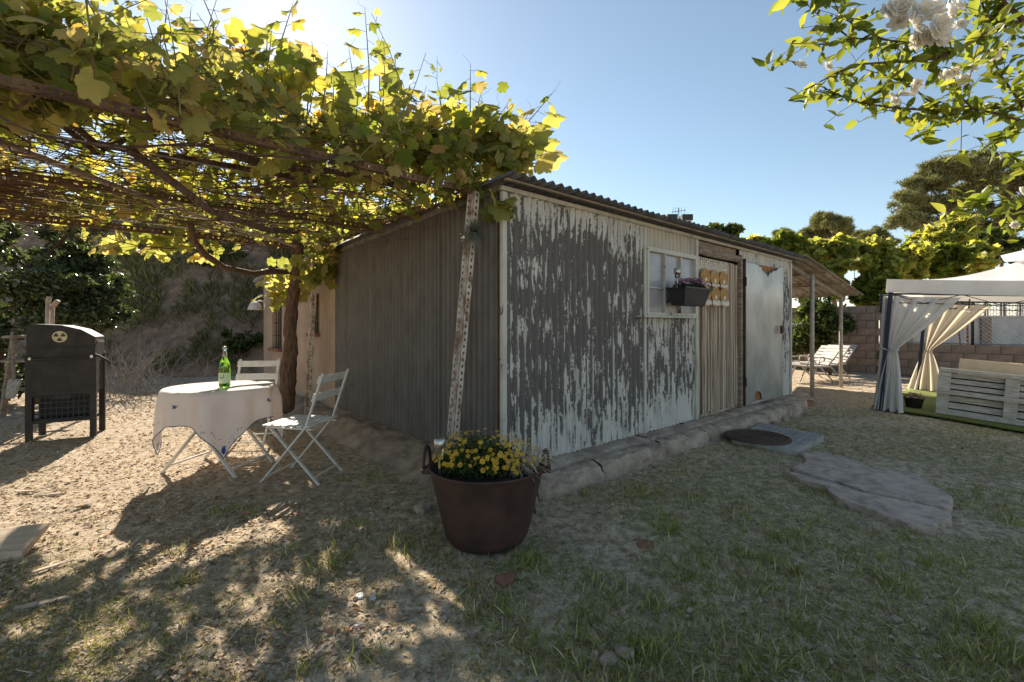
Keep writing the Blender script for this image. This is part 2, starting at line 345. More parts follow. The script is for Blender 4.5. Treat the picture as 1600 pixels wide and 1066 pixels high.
def groundmat():
    m, nt, n, l, b = newmat('ground_soil'); v = coords(n, l)
    a = noise(n, l, v, 1.1, 9, .65); c = noise(n, l, v, 14, 8, .7); d = noise(n, l, v, 90, 5, .7)
    r1 = ramp(n, [(.34,(.20,.15,.09)), (.5,(.46,.37,.25)), (.66,(.72,.60,.44))]); l.new(c.outputs[0], r1.inputs[0])
    r2 = ramp(n, [(.3,(.21,.155,.105)), (.5,(.42,.335,.24)), (.7,(.60,.50,.38))]); l.new(c.outputs[0], r2.inputs[0])
    sp = n.new('ShaderNodeSeparateXYZ'); l.new(v, sp.inputs[0])          # dry yard left and far; lawn soil right, colour lightened to lift its shade
    mr = n.new('ShaderNodeMapRange'); mr.inputs['From Min'].default_value = -.6; mr.inputs['From Max'].default_value = -2.4; l.new(sp.outputs[0], mr.inputs[0])
    mr2 = n.new('ShaderNodeMapRange'); mr2.inputs['From Min'].default_value = 6.4; mr2.inputs['From Max'].default_value = 8.0; l.new(sp.outputs[1], mr2.inputs[0])
    mxm = n.new('ShaderNodeMath'); mxm.operation = 'MAXIMUM'; l.new(mr.outputs[0], mxm.inputs[0]); l.new(mr2.outputs[0], mxm.inputs[1])
    ad = n.new('ShaderNodeMath'); ad.operation = 'ADD'; ad.use_clamp = True; l.new(mxm.outputs[0], ad.inputs[0])
    sb = n.new('ShaderNodeMath'); sb.operation = 'MULTIPLY_ADD'; sb.inputs[1].default_value = 1.6; sb.inputs[2].default_value = -.8; l.new(a.outputs[0], sb.inputs[0]); l.new(sb.outputs[0], ad.inputs[1])
    mx = n.new('ShaderNodeMix'); mx.data_type = 'RGBA'; l.new(ad.outputs[0], mx.inputs[0]); l.new(r1.outputs[0], mx.inputs[6]); l.new(r2.outputs[0], mx.inputs[7])
    l.new(mx.outputs[2], b.inputs['Base Color']); b.inputs['Roughness'].default_value = .97; b.inputs['Specular IOR Level'].default_value = .1
    bp = n.new('ShaderNodeBump'); bp.inputs['Strength'].default_value = .7; bp.inputs['Distance'].default_value = .015
    am = n.new('ShaderNodeMath'); am.operation = 'ADD'; l.new(c.outputs[0], am.inputs[0]); l.new(d.outputs[0], am.inputs[1]); l.new(am.outputs[0], bp.inputs['Height']); l.new(bp.outputs[0], b.inputs['Normal'])
    return m
M['ground'] = groundmat()
M['hill'] = pm('hill_soil', (.36,.245,.165), (.16,.11,.07), 4, .97, 0, 1, 14, mid=(.25,.17,.115), bd=.08)
# ------------------------------------------------------------------ ground and hillside
GA = Vector((5.45, 6.82, 0))            # front-left corner of the gazebo
def gh(x, y):
    x = np.asarray(x, float); y = np.asarray(y, float)
    ly = (x-GA.x)*FY.x + (y-GA.y)*FY.y; lx = (x-GA.x)*FX.x + (y-GA.y)*FX.y
    sl_ = .07*np.clip(ly, -4.5, 0)*sstep(-1.6, -.1, lx)*sstep(8, 6, lx)
    far = sstep(30, 14, np.hypot(x, y))
    return sl_ + far*((fbm(x*1.3, y*1.3, 3)-.5)*.05 + (fbm(x*9, y*9, 3)-.5)*.022)
def build_ground():
    xs = np.concatenate([[-400,-200,-100,-50,-30,-20,-14], np.arange(-10.5, 11.5, .07), [13,16,22,32,55,110,220,400]])
    ys = np.concatenate([[-60,-25,-10,-4,-1], np.arange(.4, 13.6, .07), [15,17,20,26,38,60,110,220,450,900]])
    X, Y = np.meshgrid(xs, ys); Z = gh(X, Y); nx = len(xs)
    V = np.stack([X.ravel(), Y.ravel(), Z.ravel()], 1)
    i = np.arange(len(xs)-1)[None] + (np.arange(len(ys)-1)*nx)[:, None]; i = i.ravel()
    struct(link('ground', npmesh('ground', V, np.stack([i, i+1, i+nx+1, i+nx], 1), M['ground'], True)))
build_ground()
def hillz(x, y):
    foot = 10.6 + .5*np.sin(x*.8) + .12*np.abs(x+6)
    d = y-foot; return -.35 + 5.6*sstep(-.6, 6.0, d) + .10*np.clip(d-4, 0, 40) + (fbm(x*.9, y*.9, 4)-.5)*.9*sstep(-.3, 1.5, d) - 4.5*sstep(-2.5, 2.5, x)
def build_hill():
    xs = np.arange(-42, 3.1, .22); ys = np.concatenate([np.arange(9.6, 19, .16), np.arange(19, 60, 2)])
    X, Y = np.meshgrid(xs, ys); Z = hillz(X, Y); nx = len(xs); V = np.stack([X.ravel(), Y.ravel(), Z.ravel()], 1)
    i = (np.arange(nx-1)[None] + (np.arange(len(ys)-1)*nx)[:, None]).ravel()
    struct(link('hillside', npmesh('hillside', V, np.stack([i, i+1, i+nx+1, i+nx], 1), M['hill'], True)))
build_hill()
# ------------------------------------------------------------------ the shed
shed = thing('metal_shed', 'corrugated metal shed with peeling grey white paint and a low roof', 'shed', (CX, CY, CZ), SA)
PITCH = .076
def corr(x0, x1, z0, z1, axis, at, amp=.0135, phase=0, rows=1, flip=1, ztop=None):
    """corrugated sheet standing along local x or y"""
    n = max(8, int((x1-x0)/PITCH*8)); mb = MB()
    def fn(u, v):
        x = x0+(x1-x0)*u; d = at + amp*math.tanh(1.8*math.sin(2*math.pi*(x/PITCH)+phase))
        zt = z1 if ztop is None else ztop(x)
        z = z0+(zt-z0)*v
        return (x, d, z) if axis == 'x' else (d, x, z)
    return mb.grid(n, rows, fn)
for k, (a, b_) in enumerate(((.035, .70), (.695, 1.30), (1.295, 1.872))):
    corr(a, b_, .0, 2.135, 'x', -.002*(k % 2)).build('wall_sheet', M['peel'], shed, True)
corr(1.905, 2.935, 0, 1.205, 'x', 0).build('wall_sheet', M['peel2'], shed, True)
corr(1.905, 2.935, 1.93, 2.135, 'x', 0).build('wall_sheet', M['peel3'], shed, True)
corr(4.19, 6.02, 0, 2.135, 'x', 0).build('wall_sheet', M['peel2'], shed, True)
ztop = lambda s: 2.135-.02*s
ss = [0.03, .52, .88, 1.52, 2.35, 3.1, 3.49]
for i in range(len(ss)-1):
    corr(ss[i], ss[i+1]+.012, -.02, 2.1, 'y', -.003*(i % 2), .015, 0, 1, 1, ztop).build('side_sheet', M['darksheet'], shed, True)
for s_ in ss[2:-1]:
    MB().box((-.019, s_, 1.02), (.004, .010, 2.02)).build('sheet_seam', M['streak'], shed)
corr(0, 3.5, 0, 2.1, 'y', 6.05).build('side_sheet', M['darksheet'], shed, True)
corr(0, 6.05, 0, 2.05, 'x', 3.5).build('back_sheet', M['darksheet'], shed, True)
MB().box((3.02, 1.75, -.02), (6, 3.46, .03)).build('floor_slab', M['concrete'], shed)
# trims
def trim(c, d, mat='trim', name='trim_strip'): return MB().box(c, d).build(name, M[mat], shed, bevel=.003)
trim((.0, -.012, 1.06), (.045, .036, 2.13)); trim((-.014, .020, 1.06), (.020, .026, 2.13), 'rustdark')
trim((1.888, -.016, 1.06), (.034, .022, 2.13)); trim((2.957, -.018, 1.06), (.05, .026, 2.13))
trim((4.14, -.022, 1.03), (.06, .05, 2.06), 'wood', 'door_frame'); trim((6.04, -.012, 1.06), (.05, .032, 2.13))
trim((3.02, -.014, 2.152), (6.09, .030, .034)); trim((2.42, -.020, 1.918), (1.03, .03, .022))
mb = MB(); mb.bar((-.02, 0, 2.152), (-.02, 3.52, 2.082), .03, .045); mb.build('side_fascia', M['streak'], shed)
# lintel and doorway
MB().tube([(2.985, -.01, 2.005), (3.5, -.02, 1.995), (4.11, -.01, 2.0)], [.045, .05, .043], 10).build('lintel_pole', M['wood'], shed, True)
MB().box((3.55, .05, 2.09), (1.13, .05, .09)).build('lintel_board', M['wood'], shed)
MB().box((3.55, .10, .015), (1.12, .16, .04)).build('threshold', M['concrete'], shed)
# window: frame, three lights over three
win = link('window', MB().box((2.42, -.018, 1.226), (1.03, .05, .04)).mesh('window', M['trim']), shed)
for c, d in (((2.42,-.018,1.895),(1.0,.045,.03)), ((1.922,-.018,1.56),(.03,.044,.66)), ((2.918,-.018,1.56),(.03,.044,.66)),
             ((2.26,-.016,1.56),(.018,.035,.64)), ((2.585,-.016,1.56),(.018,.035,.64))):
    MB().box(c, d).build('window_frame', M['trim'], win, bevel=.003)
MB().box((2.30, -.05, 1.20), (1.12, .10, .018)).build('window_sill', M['trim'], win, bevel=.003)
for x0, x1 in ((1.937, 2.251), (2.269, 2.576), (2.594, 2.903)):
    for z0, z1 in ((1.246, 1.50), (1.514, 1.88)):
        MB().box(((x0+x1)/2, .004, (z0+z1)/2), (x1-x0, .005, z1-z0)).build('pane', M['pane'], win)
    MB().box(((x0+x1)/2, -.008, 1.507), (x1-x0, .02, .014)).build('glazing_bar', M['trim'], win)
# galvanised door leaf, thrown back flat against the wall
def door_leaf():
    def fn(u, v):
        x = 4.175+1.25*u; z = .05+1.93*v
        if v > .93 and u > .25: z -= .03*math.sin((u-.25)*6) * (v-.93)/.07
        return (x, -.055-.05*u+.006*math.sin(5*u+7*v)+.005*math.sin(11*v+3*u), z)
    mb = MB().grid(90, 130, fn); dead = set(); nu = 90
    for j in range(130):
        for i in range(nu):
            u = (i+.5)/nu; v = (j+.5)/130; e_ = float(fbm(u*9, v*14, 3)-.5); u += .10*e_; v += .05*float(fbm(u*14+3, v*20, 3)-.5)
            if (-.3*(u-.52) - .0 < (v-.925)*3.2 - abs(u-.56) and v > .925) or (u < .06 and .03 < v < .10-.8*u) or (.27 < u < .42 and v < .085-.35*abs(u-.34)) : dead.add(j*nu+i)
    mb.f = [f for k, f in enumerate(mb.f) if k not in dead]
    d = mb.build('door', M['galv'], shed, True, solid=.004)
    MB().grid(18, 6, lambda u, v: (4.175+1.2*u, -.020-.046*u, 1.74+.235*v)).build('rusted_core', M['rust'], d, solid=.012)
    MB().grid(14, 5, lambda u, v: (4.175+.62*u, -.018-.028*u, .055+.23*v)).build('rusted_core', M['rust'], d, solid=.012)
    MB().box((4.18, -.05, 1.02), (.03, .05, 1.98)).build('door_stile', M['rustdark'], d)
    for z in (.35, 1.7): MB().tube([(4.165,-.085,z-.06),(4.165,-.085,z+.06)], .012, 8).build('hinge', M['rustdark'], d)
    MB().box((5.3, -.135, 1.05), (.05, .03, .12)).build('door_handle', M['rustdark'], d, bevel=.004)
door_leaf()
# roof: overlapping corrugated sheets, ridges running front to back
def roof_sheet(x0, x1, k):
    n = int((x1-x0)/.1*8)
    def fn(u, v):
        x = x0+(x1-x0)*u; y = -.22+3.9*v
        return (x, y, 2.196-.02*y + .020*math.sin(2*math.pi*x/.1) + .003*(k % 2) + .006*math.sin(3*x))
    MB().grid(n, 6, fn).build('roof_sheet', M['roof'], shed, True, solid=.007)
for k in range(8): roof_sheet(-.13+.785*k, -.13+.785*(k+1)+.05, k)
MB().box((3.0, -.155, 2.168), (6.2, .03, .012)).build('eave_batten', M['wood'], shed)
# lean-to on the right end
def lean_sheet(y0, y1, k):
    n = int((y1-y0)/.13*8)
    def fn(u, v):
        y = y0+(y1-y0)*u; x = 6.02+3.25*v
        return (x, y, 2.20-.135*(x-6.0)+.018*math.sin(2*math.pi*y/.13)+.004*(k % 2))
    MB().grid(n, 4, fn).build('lean_to_sheet', M['roof2'], shed, True, solid=.007)
for k in range(4): lean_sheet(-.30+.95*k, -.30+.95*(k+1)+.06, k)
for y in (.02, 1.7, 3.3):
    MB().bar((6.05, y, 2.10), (9.22, y, 1.675), .045, .05).build('rafter', M['streak'], shed)
for x in (7.0, 8.0, 9.1):
    MB().bar((x, -.25, 2.155-.135*(x-6)), (x, 3.4, 2.155-.135*(x-6)), .04, .03).build('purlin', M['wood'], shed)
for x, y in ((6.86, -.08), (8.98, .02)):
    MB().tube([(x, y, -.2), (x, y, 2.115-.135*(x-6))], .034, 10).build('post', M['galvpost'], shed, True)
# ------------------------------------------------------------------ footings
foot = struct(link('concrete_footing', None, None, (CX, CY, CZ), (0, 0, SA)))
def footing(t0, t1, wob):
    prof = [(.02, .0), (-.06, .002), (-.15, -.002), (-.20, -.03), (-.225, -.012), (-.33, -.022), (-.36, -.045), (-.378, -.09), (-.39, -.15), (-.41, -.25)]
    n = max(6, int((t1-t0)/.022)); mb = MB()
    def fn(u, v):
        t = t0+(t1-t0)*u; k = v*(len(prof)-1); i = min(int(k), len(prof)-2); f = k-i
        y = prof[i][0]*(1-f)+prof[i+1][0]*f; z = prof[i][1]*(1-f)+prof[i+1][1]*f
        e = min(1, min(u, 1-u)*(t1-t0)/.035); out = sstep(.35, .7, v)
        q = float(fbm(t*3+wob, v*4+wob)-.5); q2 = float(fbm(t*16, v*13+wob,4)-.5)
        end = float(sstep(5.4, 6.4, t))
        return (t, y*(1+.18*q) + .04*(1-e)*out + end*.25*out*(.5+q*2), z + .03*q + .05*q2*(.25+out) - .03*(1-e)*out - end*.05*out)
    mb.grid(n, 34, fn); mb.build('footing_block', M['concrete'], foot, True)
ts = [-.42, .06, .78, 1.75, 2.6, 3.75, 4.9, 6.35]
for i in range(len(ts)-1): footing(ts[i]+.006, ts[i+1]-.006, i*3.7)
M['bankearth'] = pm('bank_earth', (.40,.31,.23), (.20,.15,.11), 4, .97, 0, .9, 40)
def bank():
    def fn(u, v):
        s_ = -.35+8.2*u; d = -.02 + .62*v; q = float(fbm(s_*2.2+9, v*3)-.5); q2 = float(fbm(s_*11, v*11)-.5)
        return (-d*(1+.15*q), s_, -.01 + .05*q2 + .09*q - .22*sstep(.25, 1, v) + .02*(1-v))
    o = link('earth_bank', MB().grid(300, 26, fn).mesh('earth_bank', M['bankearth'], True), None, (CX, CY, CZ), (0,0,SA)); struct(o)
bank()
# ------------------------------------------------------------------ stuccoed house continuing the side wall
house = thing('stucco_house', 'low beige stucco house with small barred windows behind the shed', 'house', W(0, 3.53, 0), SA)
def wall_with_holes(s0, s1, z0, z1, holes, th, parent, mat, name):
    xs = sorted({s0, s1} | {h for a in holes for h in a[:2]}); zs = sorted({z0, z1} | {h for a in holes for h in a[2:]}); mb = MB()
    for i in range(len(xs)-1):
        for j in range(len(zs)-1):
            cx, cz = (xs[i]+xs[i+1])/2, (zs[j]+zs[j+1])/2
            if any(a < cx < b and c < cz < d for a, b, c, d in holes): continue
            mb.add([(0, xs[i], zs[j]), (0, xs[i+1], zs[j]), (0, xs[i+1], zs[j+1]), (0, xs[i], zs[j+1])], [(0, 3, 2, 1)])
    for a, b, c, d in holes:
        mb.add([(0,a,c),(0,b,c),(0,b,d),(0,a,d),(th,a,c),(th,b,c),(th,b,d),(th,a,d)], [(0,1,5,4),(1,2,6,5),(2,3,7,6),(3,0,4,7)])
    return mb.build(name, mat, parent)
H1 = (.62, .98, 1.0, 1.58); H2 = (2.60, 3.25, .70, 1.62)
wall_with_holes(0, 3.9, -.2, 2.08, [H1, H2], .14, house, M['stucco'], 'wall')
MB().box((1.8, 3.85, .94), (3.5, .05, 2.26)).build('wall', M['stucco'], house)
for a, b, c, d in (H1, H2):
    w_ = link('window', MB().box((.15, (a+b)/2, (c+d)/2), (.02, b-a, d-c)).mesh('window', M['dark']), house)
    MB().box((-.02, (a+b)/2, c-.025), (.10, b-a+.08, .05)).build('window_sill', M['terracotta'], w_)
    for e in (a+.025, b-.025): MB().box((.125, e, (c+d)/2), (.03, .05, d-c)).build('window_frame', M['wood'], w_)
    for q in range(1, 4): MB().tube([(.03, a+(b-a)*q/4, c), (.03, a+(b-a)*q/4, d)], .007, 6).build('window_bar', M['rustdark'], w_)
    for q in range(1, 4): MB().tube([(.03, a, c+(d-c)*q/4), (.03, b, c+(d-c)*q/4)], .007, 6).build('window_bar', M['rustdark'], w_)
def hroof(u, v):
    x = -.14+3.6*u; y = -.0+4.12*v; return (x, y, 2.10+.06*x+.025*math.sin(2*math.pi*y/.18)-.02*y)
MB().grid(4, 180, hroof).build('roof', M['roof2'], house, True, solid=.02)
lamp = thing('wall_lamp', 'white dish shaped wall lamp at the corner of the stucco house', 'lamp', W(-.03, 7.36, 1.42), SA)
MB().lathe([(.0,.16),(.05,.155),(.085,.12),(.115,.05),(.135,.0),(.125,.0),(.10,.05),(.07,.10),(.0,.12)], (-.14, 0, 0), 20).build('lamp_shade', M['whitepaint'], lamp, True)
MB().tube([(.03,0,.16),(-.06,0,.18),(-.14,0,.15)], .014, 8).build('bracket', M['whitepaint'], lamp, True)
# ------------------------------------------------------------------ block walls, fence, neighbour's wall on the right
def blockwall(name, label, a, b, z0, nrow, bl, bh, th):
    a = Vector(a); b = Vector(b); L = (b-a).length; ang = math.atan2(b.y-a.y, b.x-a.x)
    w_ = thing(name, label, 'wall', (a.x, a.y, z0), ang)
    MB().box((L/2, 0, nrow*bh/2-.004), (L-.02, th-.03, nrow*bh-.012)).build('mortar_core', M['mortar'], w_)
    protos = [MB().box((0,0,0), (bl-.014, th, bh-.014), jit=.004).mesh('block', M['block']) for _ in range(5)]
    half = MB().box((0,0,0), (bl/2-.014, th, bh-.014), jit=.004).mesh('block', M['block'])
    for r_ in range(nrow):
        x = 0 if r_ % 2 == 0 else -bl/2
        while x < L-.01:
            c = x+bl/2
            if x < 0: link('block', half, w_, (bl/4, random.uniform(-.004,.004), (r_+.5)*bh))
            elif x+bl > L+.02: link('block', half, w_, (x+bl/4, random.uniform(-.004,.004), (r_+.5)*bh))
            else: link('block', random.choice(protos), w_, (c, random.uniform(-.004,.004), (r_+.5)*bh))
            x += bl
    return w_
dirw = Vector((.645, -.764, 0)); wb = Vector((10.4, 11.25, 0))
pA = wb - dirw*1.15; pB = wb + dirw*4.2; pC = wb - dirw*4.6
low = blockwall('block_wall', 'low concrete block wall under the chain link fence behind the gazebo', pA, pB, .0, 4, .4, .205, .19)
high = blockwall('block_wall', 'taller concrete block wall between the lean-to posts and the gazebo curtain', pC, pA - dirw*.01, .0, 9, .4, .2, .19)
fence = thing('chain_link_fence', 'chain link fence on posts above the low block wall', 'fence', (pA.x, pA.y, .82), math.atan2(dirw.y, dirw.x))
FL = (pB-pA).length; FH = 1.25
mb = MB(); n = int(FL/.09)
for i in range(-int(FH/.09), n+1):
    for sgn in (1, -1):
        x0 = i*.09 if sgn > 0 else i*.09+FH; x1 = x0+sgn*FH; z0, z1 = 0., FH
        if min(x0, x1) < 0:
            if x0 < 0: z0 = -x0; x0 = 0
            else: z1 = FH+x1; x1 = 0
        if max(x0, x1) > FL:
            if x1 > FL: z1 -= x1-FL; x1 = FL
            else: z0 += x0-FL; x0 = FL
        if z1-z0 > .02: mb.tube([(x0, .004*sgn, z0), (x1, .004*sgn, z1)], .0032, 3, False)
stuff(mb.build('mesh_wire', M['steel'], fence))
for x in (.05, 1.75, 3.5, 5.2): MB().tube([(x, 0, -.1), (x, 0, FH+.05)], .03, 8).build('fence_post', M['blackmetal'], fence, True)
for z in (.02, FH): MB().tube([(0, 0, z), (FL, 0, z)], .014, 6).build('rail', M['steel'], fence)
nw = thing('neighbour_wall', 'pale grey rendered wall with a white railing beyond the chain link fence', 'wall', (10, 17.2, 0), 0)
MB().box((11, 0, .78), (14, .25, 1.6)).build('wall', M['greywall'], nw)
MB().box((11, -.02, 1.61), (14.1, .34, .07)).build('coping', M['greywall'], nw)
for x in np.arange(6.4, 12, .12): MB().box((float(x), 0, 1.9), (.02, .02, .52)).build('railing_bar', M['ironrail'], nw)
MB().box((9.2, 0, 2.17), (5.8, .04, .04)).build('rail', M['ironrail'], nw)
for x in (4.6, 7.5): MB().box((x, -.16, .8), (.35, .12, 1.56)).build('pier', M['block'], nw)
# far house whose chimneys show over the shed roof
fh = thing('far_house', 'distant house of which only two chimneys and an aerial top the shed roof', 'house', (7.7, 27, 0), 0)
MB().box((0, 3, 2.75), (5.4, 6, 5.5)).build('wall', M['housewall'], fh)
MB().prism([(-3, 5.4), (3, 5.4), (0, 6.0)], 'y', -.2, 6.2).build('roof', M['terracotta'], fh)
for x in (1.75, 2.65):
    c = MB().box((x, .4, 6.6), (.5, .5, 1.85)).build('chimney', M['housewall'], fh, bevel=.02)
    MB().box((x, .4, 7.68), (.6, .6, .34)).build('chimney_cap', M['blackmetal'], c)
ae = MB().tube([(2.22, .4, 5.6), (2.22, .4, 8.3)], .022, 6)
ae.tube([(1.8, .4, 8.05), (2.65, .4, 8.15)], .016, 5)
for x in (1.85, 2.0, 2.15, 2.35, 2.55): ae.tube([(x, .4, 7.83), (x+.03, .4, 8.33)], .012, 4)
ae.build('aerial', M['blackmetal'], fh)
# ------------------------------------------------------------------ trees and hedges
def limb(mb, a, b, r0, r1, n=6, wob=.08, seg=6):
    a = Vector(a); b = Vector(b); L = (b-a).length; pts = []
    off = [Vector((random.uniform(-1,1), random.uniform(-1,1), random.uniform(-.5,.5)))*L*wob for _ in range(2)]
    for i in range(seg+1):
        u = i/seg; pts.append(a.lerp(b, u) + off[0]*math.sin(u*math.pi) + off[1]*math.sin(2*u*math.pi)*.6)
    mb.tube(pts, [r0+(r1-r0)*i/seg for i in range(seg+1)], n); return pts
def ell_points(c, r, n, shell=.55):
    d = rng.normal(size=(n, 3)); d /= np.linalg.norm(d, axis=1, keepdims=True)
    q = shell + (1-shell)*rng.random(n)**.7; q *= 1 + .28*(fbm(d[:, 0]*2.3+c[0], d[:, 1]*2.3+d[:, 2]*2+c[2], 3)-.5)*2
    return np.array(c)[None] + d*q[:, None]*np.array(r)[None]
def tree(name, label, cat, base, clumps, nleaf, T, lsize, mat, trunk_r, bark='bark', group=None, tilt=.8, sub=0, top=None):
    """clumps: (dx,dy,dz,rx,ry,rz) relative to base; sub>0 breaks each clump into smaller sprays"""
    t = thing(name, label, cat, base, 0, group); mb = MB(); P_ = []
    zt = top or max(c[2] for c in clumps)*.8
    spine = limb(mb, (0, 0, -.3), (random.uniform(-.03,.03)*zt, 0, zt), trunk_r, trunk_r*.35, 8, .03)
    tot = sum(c[3]*c[4]*c[5] for c in clumps)
    for c in clumps:
        k = int(nleaf*c[3]*c[4]*c[5]/tot)
        o = min(spine, key=lambda p: abs(p.z-(c[2]-c[5]*1.2-.1*zt)))
        limb(mb, o, (c[0], c[1], c[2]), trunk_r*.35, trunk_r*.1, 5)
        if sub:
            cc = ell_points(c[:3], c[3:], sub, .45)
            for q in cc: P_.append(ell_points(q, np.array(c[3:])*rng.uniform(.28, .45), max(4, k//sub), .2))
            for q in cc[::2]: limb(mb, (c[0], c[1], c[2]), tuple(q), trunk_r*.10, trunk_r*.03, 4, .05, 4)
        else: P_.append(ell_points(c[:3], c[3:], k, .45))
    pos = np.concatenate(P_); mb.build('trunk', M[bark], t, True)
    leafcloud('crown', T, pos, rng.uniform(.65, 1.3, len(pos))*lsize, M[mat], t, tilt)
    return t
def flat(c): return [tuple(x) for x in c]
# big umbrella pine
pb = P(1487, 400, 42); pb.z = 0; Sx = 42/FPX
def px_clump(px, py, rx, ry, base, Y, dy=0): 
    q = P(px, py, Y); return (q.x-base.x, dy, q.z, rx*Y/FPX, rx*Y/FPX*.9, ry*Y/FPX)
big = [px_clump(*a, pb, 42, d) for a, d in (((1495,262,45,20),0),((1455,285,32,16),.6),((1530,272,35,18),-.5),((1425,310,26,13),0),((1470,318,36,14),1.2),((1540,292,28,14),.8),((1430,345,30,13),.5),((1490,345,28,11),-1),((1412,330,14,9),0),((1515,320,26,11),.2),((1455,262,18,10),0))]
tree('pine_tree', 'tall umbrella shaped pine rising above the hedge at right', 'tree', pb, big, 15000, TU, .38, 'pine', .34, group='pine trees on the skyline', sub=26, top=14)
def small_tree(px, py, rw, rh, Y, label, mat='pine', nl=5000, T=TU, ls=.34, name='pine_tree', grp='pine trees on the skyline', nc=6, sub=12):
    b_ = P(px, 500, Y); b_.z = 0; cl = []
    for k in range(nc):
        a = random.uniform(0, 6.28); q = random.uniform(.25, .75)
        cl.append(px_clump(px+rw*q*math.cos(a), py+rh*q*math.sin(a), rw*random.uniform(.35,.55), rh*random.uniform(.35,.5), b_, Y, random.uniform(-.6,.6)*rw*Y/FPX))
    tree(name, label, 'tree', b_, cl, nl, T, ls, mat, .012*Y*.5, group=grp, sub=sub)
small_tree(1305, 362, 38, 30, 55, 'rounded dark pine, larger of the pair over the lean-to roof', nl=7000, ls=.5)
small_tree(1268, 366, 30, 26, 58, 'rounded dark pine just left of the larger one over the lean-to', nl=5000, ls=.5)
small_tree(1228, 372, 20, 16, 62, 'smallest dark pine, leftmost of the skyline pines', nl=2600, ls=.5)
small_tree(1367, 372, 24, 17, 60, 'low dark pine between the pine pair and the tall pine', nl=3000, ls=.5)
small_tree(1568, 345, 42, 40, 40, 'brownish pine at the right edge beside the tall umbrella pine', 'pinelt', nl=8000, ls=.36)
small_tree(1594, 290, 30, 34, 46, 'brownish high pine crown at the far right edge of the picture', 'pinelt', nl=5000, ls=.4)
small_tree(1132, 366, 28, 17, 28, 'small green tree topping the shed roof next to the chimneys', 'bush', 3500, QL, .30, 'broadleaf_tree', 'broadleaf trees beyond the fence')
small_tree(1465, 372, 45, 34, 19, 'bright green tree standing in front of the tall pine', 'hedge', 7000, QL, .24, 'broadleaf_tree', 'broadleaf trees beyond the fence', 9)
small_tree(1540, 382, 42, 30, 22, 'darker green tree behind the gazebo roof', 'bush', 6000, QL, .26, 'broadleaf_tree', 'broadleaf trees beyond the fence', 8)
# climber hedge: yellow-green shrubs along the far side
hd = [(1175,390,34,22,15.5,'leftmost, mostly hidden by the shed roof'),(1225,388,34,24,15,'above the shed end of the lean-to'),(1285,392,42,28,14.5,'right above the lean-to roof'),(1345,398,44,34,14,'left of the gazebo corner'),(1400,410,44,38,13.6,'directly above the gazebo curtain'),(1455,405,46,32,14,'behind the gazebo roof slope'),(1510,405,44,28,14.5,'rightmost, half behind the gazebo roof'),(1362,455,26,36,13.2,'lowest clump hanging over the taller block wall'),(1495,470,40,22,13.6,'low clump seen under the gazebo canopy'),(1270,440,36,34,14.2,'behind the lean-to posts')]
for px, py, rw, rh, Y, w_ in hd:
    b_ = P(px, 500, Y); b_.z = 0
    cl = [px_clump(px+random.uniform(-.55,.55)*rw, py+random.uniform(-.5,.55)*rh, rw*random.uniform(.38,.6), rh*random.uniform(.35,.55), b_, Y, random.uniform(-.5,.5)) for _ in range(9)]
    tree('climber_shrub', 'yellow green leafy climber, '+w_, 'shrub', b_, cl, 3600, VLL, random.uniform(.13,.19), random.choice(('hedge','hedge','hedge2')), .05, group='yellow green climbers along the fence', sub=8)
# dark shrub behind the lean-to
for px, py, rw, rh, Y, lab in ((1262,515,40,50,12.6,'dark leafy shrub in the shade behind the lean-to'),(1296,505,26,46,11.9,'dark leafy shrub between the two lean-to posts'),(1320,500,24,34,12.9,'small dark shrub against the taller block wall')):
    b_ = P(px, 500, Y); b_.z = 0
    cl = [px_clump(px+random.uniform(-.7,.7)*rw, py+random.uniform(-.7,.7)*rh, rw*random.uniform(.4,.6), rh*random.uniform(.3,.5), b_, Y, random.uniform(-.4,.4)) for _ in range(9)]
    tree('dark_shrub', lab, 'shrub', b_, cl, 3000, QL, .13, 'bush', .05, sub=8)
# evergreen on the left: a wall of ivy-like foliage
for px, py, rw, rh, Y, lab, nl in ((60,420,110,95,7.6,'dark evergreen bush at the left edge behind the barbecue',17000),(-60,420,110,130,6.6,'dark evergreen bush cut by the left edge of the picture',9000),(142,460,52,80,8.6,'dark evergreen bush whose rim catches light, right of the barbecue lid',9000),(0,560,60,70,7.2,'low dark foliage behind the barbecue legs',5000)):
    b_ = P(px, 500, Y); b_.z = 0
    cl = [px_clump(px+random.uniform(-.6,.6)*rw, py+random.uniform(-.75,.7)*rh, rw*random.uniform(.35,.55), rh*random.uniform(.28,.45), b_, Y, random.uniform(-.5,.5)) for _ in range(12)]
    tree('evergreen_shrub', lab, 'shrub', b_, cl, nl, OV, .085, 'evergreen', .07, group='dark evergreens at the left', sub=10)
# hillside growth
def hill_growth():
    n = 85000; x = rng.uniform(-14, 0, n); y = 10.3 + 8.7*rng.random(n); z = hillz(x, y)
    k = (fbm(x*2.1+3, y*2.1, 3) + .25*(rng.random(n)-.5) > .42 + .16*sstep(2.2,.7,z)) & (z > .1); x, y, z = x[k], y[k], z[k]; n = len(x)
    v = np.array([(-.018,0,0),(.018,0,0),(.10,.03,.55),(.34,.05,.95)]); T = (v, np.array([(0,1,2),(2,1,3)]))
    nr = np.tile((0,0,1.), (n,1)) + rng.normal(size=(n,3))*.45 + np.array((0,-.25,0))
    V, F = scatter(T, np.stack([x, y, z-.02], 1), frames(nr), rng.uniform(.08, .40, n))
    stuff(tag(link('hill_grass', npmesh('hill_grass', V, F, M['hillgrass'])), 'wild grass and weeds covering the shaded hillside', 'grass'))
M['hillgrass'] = leafmat('hill_grass', [(0,(.07,.08,.03)), (.5,(.14,.135,.055)), (1,(.30,.25,.14))], .4, .7)
hill_growth()
